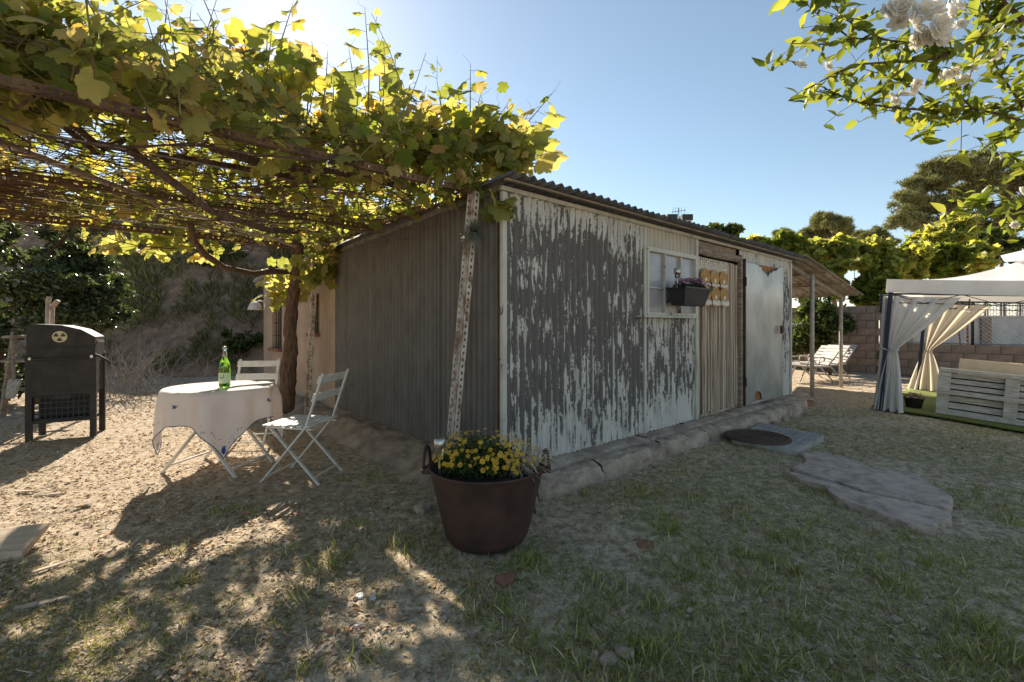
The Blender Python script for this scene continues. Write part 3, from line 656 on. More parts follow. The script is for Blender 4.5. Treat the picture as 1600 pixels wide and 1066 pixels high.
for i, (x, y, r_) in enumerate(((-7.2, 12.2, .55), (-6.2, 13.6, .6), (-8.6, 13.8, .7), (-4.6, 13.2, .5), (-5.4, 15.4, .8), (-3.4, 15.2, .7), (-7.6, 16.2, .9))):
    z = float(hillz(x, y)); cl = [(random.uniform(-.6,.6)*r_, random.uniform(-.5,.5)*r_, r_*random.uniform(.2,.7), r_*.55, r_*.5, r_*.4) for _ in range(5)]
    lab = ('green weed clump lowest on the hillside above the twig pile','green weed clump left of the vine trunk on the hillside','green weed clump high at the left of the hillside','weed clump on the hillside next to the stucco house','weed clump near the hill crest left of the trunk','weed clump on the crest above the stucco house','leftmost weed clump on the hill crest')[i]
    tree('hill_weed', lab, 'shrub', (x, y, z-.1), cl, 1600, QL, .12, 'bush', .02, group='weeds on the hillside', sub=6)
# ------------------------------------------------------------------ pergola of slotted angle iron
perg = thing('pergola', 'rusty slotted steel pergola carrying the grape vine', 'pergola')
def slotted(a, b, w=.055, up=(0,0,1), pitch=.05, name='beam', mat='slotrust'):
    a = Vector(a); b = Vector(b); d = b-a; L = d.length; d.normalize(); x = d.cross(Vector(up)).normalized(); y = x.cross(d)
    mb = MB(); n = int(L/pitch); p = L/n
    for e in (x, y):
        o2 = (y if e is x else x)*.001
        for k in range(n):
            z0 = k*p; z1 = z0+p; h0 = z0+p*.28; h1 = z0+p*.72
            q = lambda u, z: a + d*z + e*(u*w) + o2
            V = [q(0,z0),q(1,z0),q(1,z1),q(0,z1),q(.3,h0),q(.7,h0),q(.7,h1),q(.3,h1)]
            mb.add(V, [(0,1,5,4),(1,2,6,5),(2,3,7,6),(3,0,4,7)])
    return mb.build(name, M[mat], perg, solid=.003)
UD = Vector((-.757, -.653, 0))
ZB = 2.26
p1 = Vector((-.30, 3.50, ZB)); p3 = Vector((-2.62, 6.10, ZB))
toC = Vector((.6, -.7, .2))
slotted(Vector((-.47, 3.44, .02)), p1 + Vector((.02,0,.02)), .045, (.75,.65,0), .05, 'post', 'slotpaint')
slotted(Vector((-.50, 3.46, .02)), p1 + Vector((-.01,.02,.02)), .032, (-.75,-.65,0), .05, 'post', 'slotpaint')
slotted(Vector((-2.76, 6.15, .0)), p3 + Vector((.0,0,.02)), .06, (.75,.65,0), .05, 'post', 'slotpaint')
e1 = p1 + UD*6.2; e3 = p3 + UD*6.6
slotted(p1, e1, .042, (0,0,1), .04); slotted(p3, e3, .06)
mid = p1.lerp(p3, .5); slotted(mid, mid + UD*6.4, .05)
slotted(p1 + Vector((.05,.02,.03)), p3 + Vector((0,.0,.03)), .05)
for q in (2.9, 5.6): slotted(p1 + UD*q + Vector((0,0,.02)), p3 + UD*q + Vector((0,0,.02)), .05)
MB().tube([P(-60,200,2.35), P(0,222,2.55), P(120,268,3.05), P(240,312,3.7)], .022, 8).build('pole', M['canepale'], perg, True)
MB().tube([P(370,309,4.6), P(545,302,4.4)], .018, 8).build('pole', M['canepale'], perg, True)
for k in (1, 2, 4, 5):
    q = p1.lerp(p3, k/6); MB().tube([q, q + UD*6.2], .004, 4).build('wire', M['steel'], perg)
for q in (5.8,): 
    MB().tube([p1+UD*q*1.0, Vector(((p1+UD*q).x, (p1+UD*q).y, 0))], .03, 8).build('post', M['slotpaint'], perg)
    MB().tube([p3+UD*q*1.0, Vector(((p3+UD*q).x, (p3+UD*q).y, 0))], .03, 8).build('post', M['slotpaint'], perg)
# ------------------------------------------------------------------ the grape vine
vine = thing('grape_vine', 'old grape vine with a twisted trunk spreading over the pergola', 'vine', (0,0,0))
tb = P(448, 642, 6.2); mb = MB()
pts = [P(446,648,6.2), P(447,620,6.2), P(452,595,6.2), P(449,575,6.2), P(456,545,6.2), P(452,515,6.2), P(456,480,6.2), P(460,445,6.2), P(466,415,6.15), P(467,385,6.0), P(462,362,5.8)]
mb.tube(pts, [.125,.105,.095,.115,.085,.085,.078,.078,.068,.06,.055], 12); 
tr_ = mb.build('trunk', M['bark'], vine, True)
md = tr_.modifiers.new('sub', 'SUBSURF'); md.levels = 2; md.render_levels = 2
tx = bpy.data.textures.new('barktex', 'CLOUDS'); tx.noise_scale = .07
md = tr_.modifiers.new('disp', 'DISPLACE'); md.texture = tx; md.strength = .05; md.texture_coords = 'LOCAL'
MB().tube([P(457,425,6.18), P(430,424,6.0), P(395,428,5.7), P(350,418,5.3), P(320,398,5.0), P(303,376,4.8), P(298,350,4.6)], [.035,.04,.036,.033,.036,.03,.03], 8).build('limb', M['bark'], vine, True)
def wander(a, b, r0, r1, amp, seg=10, name='cane', mat='cane'):
    a = Vector(a); b = Vector(b); L = (b-a).length; pts = []; ph = [random.uniform(0,6.28) for _ in range(4)]
    for i in range(seg+1):
        u = i/seg; e = math.sin(u*math.pi)**.5
        pts.append(a.lerp(b,u) + Vector((math.sin(u*7+ph[0]), math.cos(u*6+ph[1]), .45*math.sin(u*9+ph[2])))*amp*e)
    return pts, [r0+(r1-r0)*i/seg for i in range(seg+1)]
for px in ([(0,190),(90,190),(150,238),(195,218),(235,228),(272,262),(302,222)], [(60,150),(150,225),(300,250),(420,270),(500,285)], [(40,315),(120,290),(230,300),(340,285),(440,310)], [(200,232),(330,330),(420,360),(462,362)], [(330,230),(410,258),(520,268),(620,290)]):
    Ys = np.linspace(2.6, 3.7, len(px)) if px[0][1] < 240 else np.linspace(4.2, 5.4, len(px))
    MB().tube([P(a, b, float(y)) for (a, b), y in zip(px, Ys)], [.024-.001*i for i in range(len(px))], 8).build('main_cane', M['bark'], vine, True)
px = [(232,308),(250,328),(275,326),(300,335),(340,345),(380,362),(420,370),(462,386)]
MB().tube([P(a, b, 3.7+.1*i) for i, (a, b) in enumerate(px)], .012, 7).build('main_cane', M['canepale'], vine, True)
def onroof(u, v, z=0):   # u along the pergola away from the shed, v from front beam to back beam
    q = p1.lerp(p3, v) + UD*u; return Vector((q.x, q.y, ZB+z))
mb = MB()
for k in range(1500):
    u, v = random.uniform(-.1, 6.2), random.uniform(.0, 1.1); z = random.uniform(-.10, .40); a_ = random.gauss(0, .8) + random.choice((0, 0, 1.3, -1.3)); L = random.uniform(.5, 1.7)
    a = onroof(u, v, z); b = onroof(max(-.2, u + L*math.cos(a_)), min(1.12, max(.02, v + L*math.sin(a_)/3.4)), z + random.uniform(-.22, .22))
    if b.y < .2 or (b-Vector((0,0,EYE))).length < 1.2: continue
    ps, rs = wander(a, b, random.choice((.002,.003,.004,.008)), .0018, random.uniform(.03,.16), 9); mb.tube(ps, rs, 4, False)
stuff(mb.build('cane_tangle', M['cane'], vine))
mb = MB()                                  # dry reed screening left under the far left part
for k in range(420):
    u = 2.2 + 3.6*random.random(); v = random.uniform(.42, 1.0); z = random.uniform(-.06, -.02)
    a = onroof(u, v, z); b = onroof(u+random.uniform(.6,1.3), v+random.gauss(0,.012), z+random.uniform(-.02,.02)); mb.tube([a, a.lerp(b,.5)+Vector((0,0,random.uniform(-.02,.01))), b], .004, 3, False)
stuff(mb.build('reed_screen', M['slotrust'], vine))
# foliage: dense sheet above the beams, thickest at the front edge
def sprays():                             # loose leafy shoots all over the roof
    st = MB(); pos = []; nrm = []; tip = []; sc = []
    spots = [(random.uniform(-.15, 6.0), random.uniform(0, 1.12), 1) for _ in range(190)] + [(random.uniform(-.2, 4.2), random.uniform(-.02, .16), 1.25) for _ in range(70)]
    for u, v, q in spots:
        a = onroof(u, v, random.uniform(.0, .15))
        if math.hypot(a.x, a.y) < 1.7 or a.y < .4: continue
        L = random.uniform(.22, .80)*q; lean = Vector((random.gauss(.05, .35), random.gauss(0, .35), 1)).normalized(); e = a + lean*L; bend = Vector((random.gauss(0,.08), random.gauss(0,.08), 0))
        pts = [a.lerp(e, t/5) + bend*math.sin(t/5*math.pi) for t in range(6)]; st.tube(pts, [.0055-.0008*t for t in range(6)], 4, False)
        n = int(5 + L*12)
        for k in range(n):
            t = (k+.5*random.random())/n; p = pts[min(4, int(t*5))].lerp(pts[min(5, int(t*5)+1)], t*5 % 1); az = random.uniform(0, 6.28)
            d = Vector((math.cos(az), math.sin(az), random.uniform(-.9, .3))).normalized(); s_ = .13*(1-.66*t**2)*random.uniform(.6, 1.1)
            w_ = p + d*random.uniform(.03,.09); st.tube([p, w_], .0016, 3, False)
            pos.append(w_); tip.append(d + Vector((0,0,-.3))); nrm.append((random.gauss(0,.6), random.gauss(-.45,.6), random.uniform(.1,1.1))); sc.append(s_)
    stuff(st.build('loose_shoots', M['shoot'], vine))
    V, F = scatter(VL, np.array([tuple(p) for p in pos]), frames(np.array(nrm), np.array([tuple(t) for t in tip])), np.array(sc))
    stuff(link('foliage', npmesh('foliage', V, F, M['vine2']), vine))
def canopy():
    n = 4300; u = rng.uniform(-.25, 6.3, n); v = rng.uniform(-.03, 1.16, n)
    top = .06 + .85*fbm(u*1.3+5, v*4.0, 3)**1.6 + .12*(v < .35)
    z = .05 + 1.15*top*rng.random(n)**.75
    dens = fbm(u*1.6+2, v*4.5+8, 3); k = (dens > .44) | (rng.random(n) < .22)
    pos = np.array([onroof(a, b, c) for a, b, c in zip(u[k], v[k], z[k])])
    k2 = (pos[:, 1] > .3) & (np.hypot(pos[:, 0], pos[:, 1]) > 1.6); pos = pos[k2]
    stuff(leafcloud('foliage', VLL, pos, rng.uniform(.06, .14, len(pos)), M['vine'], vine, 1.1))
    # heap of leaves over the shed corner and trailing round the top of the front post
    c = np.concatenate([ell_points(P(a, b, y), (rx, .35, rz), m, .1) for a, b, y, rx, rz, m in ((700,240,3.7,.42,.24,200),(770,230,3.75,.32,.20,150),(640,235,3.7,.35,.22,110),(560,225,3.7,.35,.24,90),(480,205,3.6,.4,.26,90),(800,250,3.7,.18,.18,140),(735,285,3.55,.12,.12,60),(45,50,2.3,.36,.30,190),(20,130,2.2,.3,.2,120),(130,130,2.6,.3,.14,80),(300,170,3.2,.45,.26,100),(390,175,3.4,.4,.26,90),(220,150,3.0,.4,.18,80))])
    stuff(leafcloud('foliage', VL, c, rng.uniform(.05, .125, len(c)), M['vine2'], vine, 1.1, (0,-.7,.7)))
    sprays()
    c = np.concatenate([ell_points(P(a, b, y), (rx, .3, rz), m, .1) for a, b, y, rx, rz, m in ((460,440,6.3,.42,.32,60),(500,420,6.0,.25,.25,50),(175,380,5.4,.3,.10,24),(240,385,5.3,.25,.12,22),(300,385,5.2,.2,.1,12),(440,460,6.5,.2,.15,30),(780,320,3.5,.05,.08,8),(515,385,5.9,.25,.1,30),(545,340,5.2,.3,.08,26))])
    stuff(leafcloud('foliage', VL, c, rng.uniform(.12, .19, len(c)), M['vine2'], vine, .9, (.2,-.8,.6)))
canopy()
# upright shoots with single leaves against the sky
LV = [npmesh('leaf', *VL, M['vine2'])]
v2 = VL[0].copy(); v2[:, 2] += .5*v2[:, 0]**2 - .25*np.abs(v2[:, 1]); LV.append(npmesh('leaf', v2, VL[1], M['vine2']))
LV.append(npmesh('leaf', VL[0]*np.array((1,.75,1.8)), VL[1], M['vine']))
def shoot(px0, py0, px1, py1, Y, n, big=1.0):
    a = P(px0, py0, Y); b = P(px1, py1, Y + random.uniform(-.15, .15)); mid_ = a.lerp(b, .5) + Vector((random.uniform(-.05,.05), random.uniform(-.05,.05), 0))
    pts = [a, a.lerp(mid_, .5), mid_, mid_.lerp(b, .6), b]
    st = MB().tube(pts, [.006,.005,.0045,.003,.0015], 5).build('shoot', M['shoot'], vine)
    side = 1
    n = int(n*1.3)
    for k in range(n):
        u = .08 + .92*(k+.3*random.random())/n; p = a.lerp(mid_, u*2) if u < .5 else mid_.lerp(b, u*2-1)
        sz = big*.21*(1-.66*u**2.2)*random.uniform(.75, 1.15); side = -side
        az = random.uniform(-.9, .9) + (0 if side > 0 else math.pi); drop = random.uniform(-.9, .1)
        d = Vector((math.cos(az)*math.cos(drop*.6), math.sin(az)*math.cos(drop*.6), math.sin(drop*.6))).normalized()
        nr = Vector((random.uniform(-.5,.5), random.uniform(-1.3,-.3), random.uniform(.0,.6))); nr = (nr - d*nr.dot(d)).normalized()
        y = nr.cross(d); st_e = p + d*sz*.35
        mt = Matrix((d, y, nr)).transposed()
        o = link('leaf', random.choice(LV), st, st_e, mt.to_euler(), sz)
        o2 = MB().tube([p, st_e + d*sz*.1], .0018, 3, False)
        st.data.from_pydata if False else None
        pet.append(o2)
    q = b; tend.tube([q, q+Vector((random.uniform(-.06,.06),0,.03)), q+Vector((random.uniform(-.09,.09),0,.07))], .001, 3, False)
pet = []; tend = MB()
for a in ((575,210,570,12,3.4,10),(600,220,592,60,3.5,7),(550,210,545,75,3.5,6),(440,130,458,5,3.2,9),(410,150,425,45,3.3,7),(270,120,262,-5,3.0,8,1.1),(300,130,298,15,3.1,6),(168,110,162,42,2.8,6),(190,120,185,60,2.9,5),(735,215,735,100,3.6,8),(715,220,708,140,3.6,6),(690,220,686,145,3.6,6),(765,230,780,160,3.6,7),(800,240,868,140,3.6,9,1.05),(815,255,845,205,3.6,6),(790,250,830,170,3.7,6),(635,215,628,125,3.6,7),(660,220,650,150,3.6,5),(500,190,512,80,3.5,7),(480,180,470,105,3.5,6),(525,200,520,110,3.5,6),(350,150,355,40,3.2,8,1.1),(380,150,378,55,3.2,6),(330,140,320,70,3.2,6),(235,130,232,70,3.0,6),(100,90,108,5,2.5,8,1.1),(60,70,62,-10,2.4,7,1.1),(30,60,20,-10,2.3,7,1.1),(130,110,140,65,2.7,5),(455,120,480,90,3.3,5),(610,215,618,130,3.5,6),(425,120,418,50,3.3,6),(755,235,752,150,3.7,6)): shoot(*a)
mp = MB()
for o2 in pet: mp.add(o2.v, o2.f)
stuff(mp.build('leaf_stalks', M['shoot'], vine)); stuff(tend.build('tendrils', M['shoot'], vine))
air = thing('air_plant', 'spiky grey air plant tied to the front pergola post', 'plant', P(741, 362, 3.42))
def spikes(name, mat, parent, n, r0, r1, w, up=0.0, droop=.3):
    mb = MB()
    for k in range(n):
        d = Vector((random.gauss(0,1), random.gauss(0,1), random.gauss(up,1))).normalized(); L = random.uniform(r0, r1); s_ = d.cross(Vector((0,0,1)))
        if s_.length < .01: continue
        s_ = s_.normalized()*w; m_ = d*L*.55; e = d*L + Vector((0,0,-droop*L))
        mb.add([-s_, s_, m_-s_*.7, m_+s_*.7, e], [(0,1,3,2),(2,3,4)])
    return mb.build(name, mat, parent)
M['airplant'] = leafmat('air_plant', [(0,(.10,.11,.09)), (1,(.22,.24,.20))], .2)
stuff(spikes('rosette', M['airplant'], air, 380, .08, .17, .003))
# ------------------------------------------------------------------ barbecue
bq = thing('barbecue_grill', 'black steel barbecue with a sloping lid and a round cream vent disc', 'barbecue', (-4.98, 5.1, 0), R(30)); bq.scale = (.73, .72, 1)
for x in (-.36, .36):
    for y in (0, .52):
        MB().box((x, y, .47), (.075, .06, .94)).build('leg', M['blackmetal'], bq, bevel=.004)
MB().box((0, -.012, .685), (.70, .04, .39)).build('front_panel', M['blackmetal'], bq, bevel=.004)
MB().box((0, .26, .69), (.76, .50, .37)).build('body', M['blackmetal'], bq, bevel=.004)
MB().box((0, -.02, .892), (.80, .06, .022)).build('front_rail', M['blackmetal'], bq, bevel=.003)
lid = MB().prism([(-.385,.905),(.385,.905),(.385,1.06),(.385,1.13),(.22,1.215),(.0,1.262),(-.30,1.275),(-.375,1.265),(-.385,1.25)], 'y', -.02, .54).build('lid', M['blackmetal'], bq, bevel=.006)
MB().box((0, -.026, 1.02), (.765, .012, .008)).build('lid_seam', M['blackmetal'], lid)
ds = MB().prism([(-.02+.085*math.cos(a*math.pi/16), 1.135+.062*math.sin(a*math.pi/16)) for a in range(32)], 'y', -.030, -.0205).build('vent_disc', M['cream_disc'], lid)
for k in range(3):
    a0 = R(90+120*k-28+180); poly = [(-.02+r_*1.3*math.cos(a0+R(56)*j/6), 1.135+r_*.95*math.sin(a0+R(56)*j/6)) for r_, js in ((.012, range(7)), (.052, range(6,-1,-1))) for j in js]
    MB().prism(poly, 'y', -.034, -.0302).build('vent_hole', M['print'], ds)
MB().tube([(.385,.10,1.08),(.47,.10,1.08)], .014, 8).build('lid_handle', M['steel'], lid)
MB().tube([(.38,-.03,.915),(.43,-.05,.915),(.52,.0,.86),(.56,.02,.82)], .016, 8).build('side_handle', M['blackmetal'], bq, True)
MB().tube([(-.34,-.06,.90),(-.34,-.035,.90)], .016, 8).build('bolt', M['steel'], bq); MB().tube([(.35,-.06,.91),(.35,-.035,.91)], .018, 8).build('bolt', M['steel'], bq)
MB().box((0, .26, .20), (.70, .5, .02)).build('shelf', M['blackmetal'], bq)
MB().box((0, -.01, .215), (.66, .03, .03)).build('shelf_rail', M['blackmetal'], bq)
ct = thing('plastic_crate', 'dark lattice crate on the lower shelf of the barbecue', 'crate', (-4.985, 5.11, .225), R(30)); ct.scale = (.93, .72, 1.1)
for z in (0.006, .06, .115, .17, .225): MB().box((0, 0, z), (.50, .012, .012)).build('lattice_bar', M['plastic'], ct)
for k in range(11): MB().box((-.245+.049*k, .0, .115), (.010, .014, .23)).build('lattice_bar', M['plastic'], ct)
MB().box((.0, .20, .125), (.50, .01, .24)).build('back', M['plastic'], ct); MB().box((0,.1,.005),(.5,.2,.01)).build('base', M['plastic'], ct)
MB().box((0,-.012,.225), (.16,.012,.045)).build('handle', M['plastic'], ct)
# tools and boards behind the barbecue
sh = thing('shovel', 'old shovel with a wooden shaft leaning left of the barbecue', 'shovel', P(22, 600, 5.6))
MB().tube([(0,0,.05),(-.35,.3,.62)], .016, 8).build('shaft', M['wood'], sh)
MB().grid(6, 6, lambda u, v: ((u-.5)*.16*(1-.35*v**3), -.06*v+.03*abs(u-.5), -.23*v+.06)).build('blade', M['pebble'], sh, True, solid=.004)
rk = thing('wooden_trestle', 'grey wooden trestle of old boards behind the barbecue', 'trestle', P(40, 640, 5.9))
for a, b, w_ in (((-.3,0,-.1),(-.25,.1,.95),.07),((.5,.25,-.1),(.45,.2,1.1),.06),((-.35,.05,.25),(.6,.25,.25),.06),((-.35,.05,.62),(.6,.25,.62),.07),((-.3,.02,.93),(.55,.2,.95),.07)):
    MB().bar(a, b, .03, w_, (0,1,.2)).build('board', M['wood'], rk)
for i, (px, pt, dx, lab) in enumerate(((72,470,.02,'thick pale tool shaft standing behind the barbecue lid'),(80,476,.06,'short pale tool shaft beside the thick one behind the lid'))):
    b_ = P(px, 640, 5.9); e = P(px+3, pt, 5.95)
    t = thing('tool_handle', lab, 'tool', b_); MB().tube([(0,0,0), e-b_], .026-.008*i, 8).build('shaft', M['dirtwood'], t, True); MB().tube([e-b_-Vector((0,0,.02)), e-b_+Vector((dx,0,.05))], .03, 8).build('grip', M['dirtwood'], t, True)
tw = thing('twig_pile', 'heap of dry grey twigs between the barbecue and the hillside', 'twigs', P(190, 575, 8.2)); tw.location.z = 0
mb = MB()
for k in range(150):
    a = Vector((random.gauss(0,.45), random.gauss(0,.3), random.uniform(0,.35))); d = Vector((random.gauss(-.1,.5), random.gauss(0,.3), random.uniform(.2,1.0))).normalized()*random.uniform(.4,1.1)
    ps, rs = wander(a, a+d, .007, .002, .05, 6); mb.tube(ps, rs, 4, False)
stuff(mb.build('twigs', M['greytwig'], tw))
# ------------------------------------------------------------------ table, cloth, bottle, chairs
TX, TY = -2.58, 4.08
tbl = thing('folding_table', 'round folding garden table with crossed pale legs under the cloth', 'table', (TX, TY, 0), R(-8))
MB().lathe([(0,.695),(.41,.695),(.42,.70),(.42,.712),(.41,.717),(0,.717)], n=40).build('table_top', M['whitepaint'], tbl, True)
for y in (-.24, .22):
    for sx in (1, -1):
        MB().bar((-.36*sx, y+.012*sx, 0), (.24*sx, y+.012*sx, .69), .014, .03, (0,1,0)).build('leg', M['whitepaint'], tbl)
for x, z in ((-.30,.07),(.30,.07),(.0,.41)): MB().tube([(x,-.24,z),(x,.22,z)], .009, 8).build('cross_bar', M['whitepaint'], tbl)
cl = thing('tablecloth', 'white square tablecloth with blue embroidered corners hanging off the round table', 'tablecloth', (TX, TY, 0), R(-10))
CR, CH, CZT = .425, .70, .7225
def clothpt(a, b):                       # cloth coordinates from the centre to the draped surface
    r = math.hypot(a, b); th = math.atan2(b, a)
    if r <= CR: return Vector((a, b, CZT + .002*math.sin(9*a+4*b)))
    d = r-CR; k = min(1, d/.03); fold = math.sin(th*11+.6)*.028+math.sin(th*7+2.2)*.02
    rr = CR + .012*k + .10*d*.55 + fold*min(1, d/.14)
    return Vector((rr*math.cos(th), rr*math.sin(th), CZT - d*.97 + .006*k))
N_ = 72
mb = MB().grid(N_, N_, lambda u, v: clothpt((u*2-1)*CH, (v*2-1)*CH)); clo = mb.build('cloth', M['cloth'], cl, True); md = clo.modifiers.new('s','SUBSURF'); md.levels = 1; md.render_levels = 1
def stitch(a, b, da, db, mat, w=.006):   # embroidered mark lying on the cloth
    def q(x, y): 
        p = clothpt(x, y); r = math.hypot(x, y); o = Vector((math.cos(math.atan2(y,x)), math.sin(math.atan2(y,x)), 0)) if r > CR else Vector((0,0,1)); return p+o*.003
    L = math.hypot(da, db); nx, ny = -db/L*w, da/L*w
    stm[mat].add([q(a-nx,b-ny), q(a+nx,b+ny), q(a+da+nx,b+db+ny), q(a+da-nx,b+db-ny)], [(0,1,2,3)])
stm = {'bluethread': MB(), 'greythread': MB()}
for ca in (-1, 1):
    for cb in (-1, 1):
        c0, c1 = ca*(CH-.05), cb*(CH-.05)
        for k in range(9): a_ = k*.7; stitch(c0, c1, .034*math.cos(a_), .034*math.sin(a_), 'bluethread', .008)
        for k in range(26):
            u = random.random()**1.4*.34; 
            if k % 2: stitch(ca*(CH-.03-random.random()*.05), cb*(CH-.07-u), random.gauss(0,.012), random.gauss(0,.012)+.004, 'greythread', .0022)
            else: stitch(ca*(CH-.07-u), cb*(CH-.03-random.random()*.05), random.gauss(0,.012)+.004, random.gauss(0,.012), 'greythread', .0022)
for th in (.0, .5, 1.0, 1.5):
    a_ = th*math.pi; x, y = .545*math.cos(a_), .545*math.sin(a_)
    for k in range(5): stitch(x, y, .016*math.cos(k*1.3), .016*math.sin(k*1.3), 'bluethread', .004)
    for k in range(5): stitch(x+random.gauss(0,.012), y+random.gauss(0,.012), random.gauss(0,.012), random.gauss(0,.012), 'greythread', .0025)
for k_, q in stm.items(): stuff(q.build('embroidery', M[k_], cl))
hem = MB()
ring = [((-1+2*i/60)*CH, -CH) for i in range(60)] + [(CH, (-1+2*i/60)*CH) for i in range(60)] + [((1-2*i/60)*CH, CH) for i in range(60)] + [(-CH, (1-2*i/60)*CH) for i in range(61)]
hem.tube([clothpt(a, b) for a, b in ring], .0035, 5, False).build('hem', M['greythread'], cl)
bo = thing('wine_bottle', 'green glass bottle with a pale label standing on the tablecloth', 'bottle', (P(351,603,3.98).x, 3.98, CZT+.003))
MB().lathe([(0,.004),(.038,.002),(.044,.012),(.044,.165),(.042,.185),(.034,.215),(.022,.245),(.0185,.262)], n=28).build('glass_body', M['greenglass'], bo, True)
MB().lathe([(.0184,.2625),(.0165,.29),(.0155,.325),(.017,.326),(.017,.338),(.0145,.339)], n=24).build('glass_neck', M['clearglass'], bo, True)
MB().lathe([(.0155,.3395),(.0155,.352),(0,.3525)], n=20).build('cap', M['steel'], bo, True)
lb = MB()
def cyl(z0, z1, a0, a1, r_, n=20): 
    return MB().grid(n, 1, lambda u, v: (r_*math.cos(a0+(a1-a0)*u), r_*math.sin(a0+(a1-a0)*u), z0+(z1-z0)*v))
lab_ = cyl(.035, .125, R(180), R(360), .0448).build('label', M['label'], bo, True)
def lbl(u, z): a_ = R(270)+u/.045; return (.0452*math.cos(a_), .0452*math.sin(a_), z)
mk = MB()
for k in range(12):                       # the dark curled emblem on the label
    t0, t1 = math.pi*(1+k/12), math.pi*(1+(k+1)/12)
    for r0, r1 in ((.017,.022),(.008,.011)): mk.add([lbl(r0*math.cos(t0),.098+r0*math.sin(t0)), lbl(r1*math.cos(t0),.098+r1*math.sin(t0)), lbl(r1*math.cos(t1),.098+r1*math.sin(t1)), lbl(r0*math.cos(t1),.098+r0*math.sin(t1))], [(0,1,2,3)])
for x in (-.016, .012): mk.add([lbl(x,.10), lbl(x+.006,.10), lbl(x+.004,.115), lbl(x+.002,.115)], [(0,1,2,3)])
mk.add([lbl(-.022,.055), lbl(.022,.055), lbl(.022,.058), lbl(-.022,.058)], [(0,1,2,3)]); mk.build('print', M['print'], lab_)
def chair(label, loc, rz):
    c = thing('folding_chair', label, 'chair', loc, rz, 'white slatted folding chairs')
    w_ = .20
    for y in (-w_, w_):
        MB().bar((.24, y, 0), (-.15, y, .455), .012, .024, (0,1,0)).build('leg', M['whitepaint'], c)
        MB().bar((-.15, y, .455), (-.295, y, .88), .012, .024, (0,1,0)).build('back_post', M['whitepaint'], c)
        MB().bar((-.25, y*.90, 0), (.17, y*.90, .44), .012, .024, (0,1,0)).build('leg', M['whitepaint'], c)
        MB().bar((-.19, y*.93, .437), (.20, y*.93, .447), .012, .02, (0,1,0)).build('seat_rail', M['whitepaint'], c)
    for x in (-.165, -.1, -.035, .03, .095, .16, .205):
        MB().box((x, 0, .462), (.046 if x < .2 else .02, .44, .012)).build('seat_slat', M['whitepaint'], c, bevel=.003)
    for z in (.69, .83):
        x = -.15-.145*(z-.455)/.425; MB().box((x+.012, 0, z), (.012, .44, .065), Matrix.Rotation(R(-19), 3, 'Y')).build('back_slat', M['whitepaint'], c, bevel=.003)
    MB().tube([(-.2,-.19,.055),(-.2,.19,.055)], .007, 8).build('cross_bar', M['whitepaint'], c); MB().tube([(.19,-.2,.055),(.19,.2,.055)], .007, 8).build('cross_bar', M['whitepaint'], c)
    return c
chair('white slatted folding chair standing right of the table, side on', (-1.74, 3.84, 0), R(172))
chair('white folding chair behind the table, only its back slats showing', (-2.80, 4.92, 0), R(-80))
# ------------------------------------------------------------------ iron pot with flowers
PX, PY = -.15, 2.72
pot = thing('iron_cauldron', 'large rusty brown iron tub with ring handles in front of the shed corner', 'tub', (PX, PY, .0))
MB().lathe([(0,.005),(.18,.0),(.225,.015),(.245,.05),(.27,.15),(.30,.28),(.328,.405),(.338,.43),(.343,.436),(.338,.442),(.326,.438),(.318,.41),(.30,.36)], n=56, wob=.006).build('bowl', M['ironpot'], pot, True)
for a_, h in ((R(172), .13), (R(12), .10)):
    c = Vector((.335*math.cos(a_), .335*math.sin(a_), .40)); tdir = Vector((-math.sin(a_), math.cos(a_), 0)); o = Vector((math.cos(a_), math.sin(a_), 0))
    MB().tube([c + tdir*.065*math.cos(k*math.pi/10) + o*.03 + Vector((0,0,h*math.sin(k*math.pi/10))) for k in range(11)], .010, 8).build('ring_handle', M['ironpot'], pot, True)
    MB().box(c+o*.012+Vector((0,0,.0)), (.05,.17,.03), Matrix.Rotation(a_, 3, 'Z')).build('handle_bracket', M['ironpot'], pot, bevel=.005)
MB().lathe([(0,.40),(.15,.395),(.25,.385),(.312,.365)], n=30).build('soil', M['soil'], pot, True)
fl = thing('yellow_daisies', 'mound of small yellow daisies growing in the rusty iron tub', 'flowers', (PX, PY, .39))
c = np.concatenate([ell_points((-.05,-.02,.09), (.24,.2,.14), 2600, .1), ell_points((.06,0,.05), (.2,.16,.10), 900, .1)]); c = c[c[:,2] > -.02]
stuff(leafcloud('foliage', QL, c, rng.uniform(.018,.034,len(c)), M['bush'], fl, 1.0))
def daisy():
    mb = MB()
    for k in range(8):
        a_ = k*math.pi/4; a0, a1 = a_-.30, a_+.30
        mb.add([(.15*math.cos(a_),.15*math.sin(a_),0),(.75*math.cos(a0),.75*math.sin(a0),.10),(1*math.cos(a_),1*math.sin(a_),.02),(.75*math.cos(a1),.75*math.sin(a1),.10)], [(0,1,2,3)])
    m = mb.mesh('flower', M['yellowp']); return m
DM = daisy(); CM = MB().lathe([(.24,.02),(.2,.14),(0,.18)], n=8).mesh('flower_centre', M['tan'])
for k in range(230):
    d = Vector((random.gauss(0,1), random.gauss(-.35,.8), abs(random.gauss(.35,.6)))).normalized(); cc = Vector((-.05,-.03,.085)) if k % 5 else Vector((.09,0,.06))
    p = cc + Vector((d.x*.25, d.y*.22, d.z*.165))*random.uniform(.88,1.08)
    n_ = (d + Vector((0,-.4,.5)) + Vector((random.gauss(0,.3),random.gauss(0,.3),0))).normalized(); e = n_.to_track_quat('Z','Y').to_euler(); sz = random.uniform(.010,.0165)
    f = link('flower', DM, fl, p, e, sz); link('flower_centre', CM, f)
dg = thing('dry_plant', 'bundle of dried straw coloured stems at the right side of the iron tub', 'plant', (PX+.20, PY+.02, .39))
mb = MB()
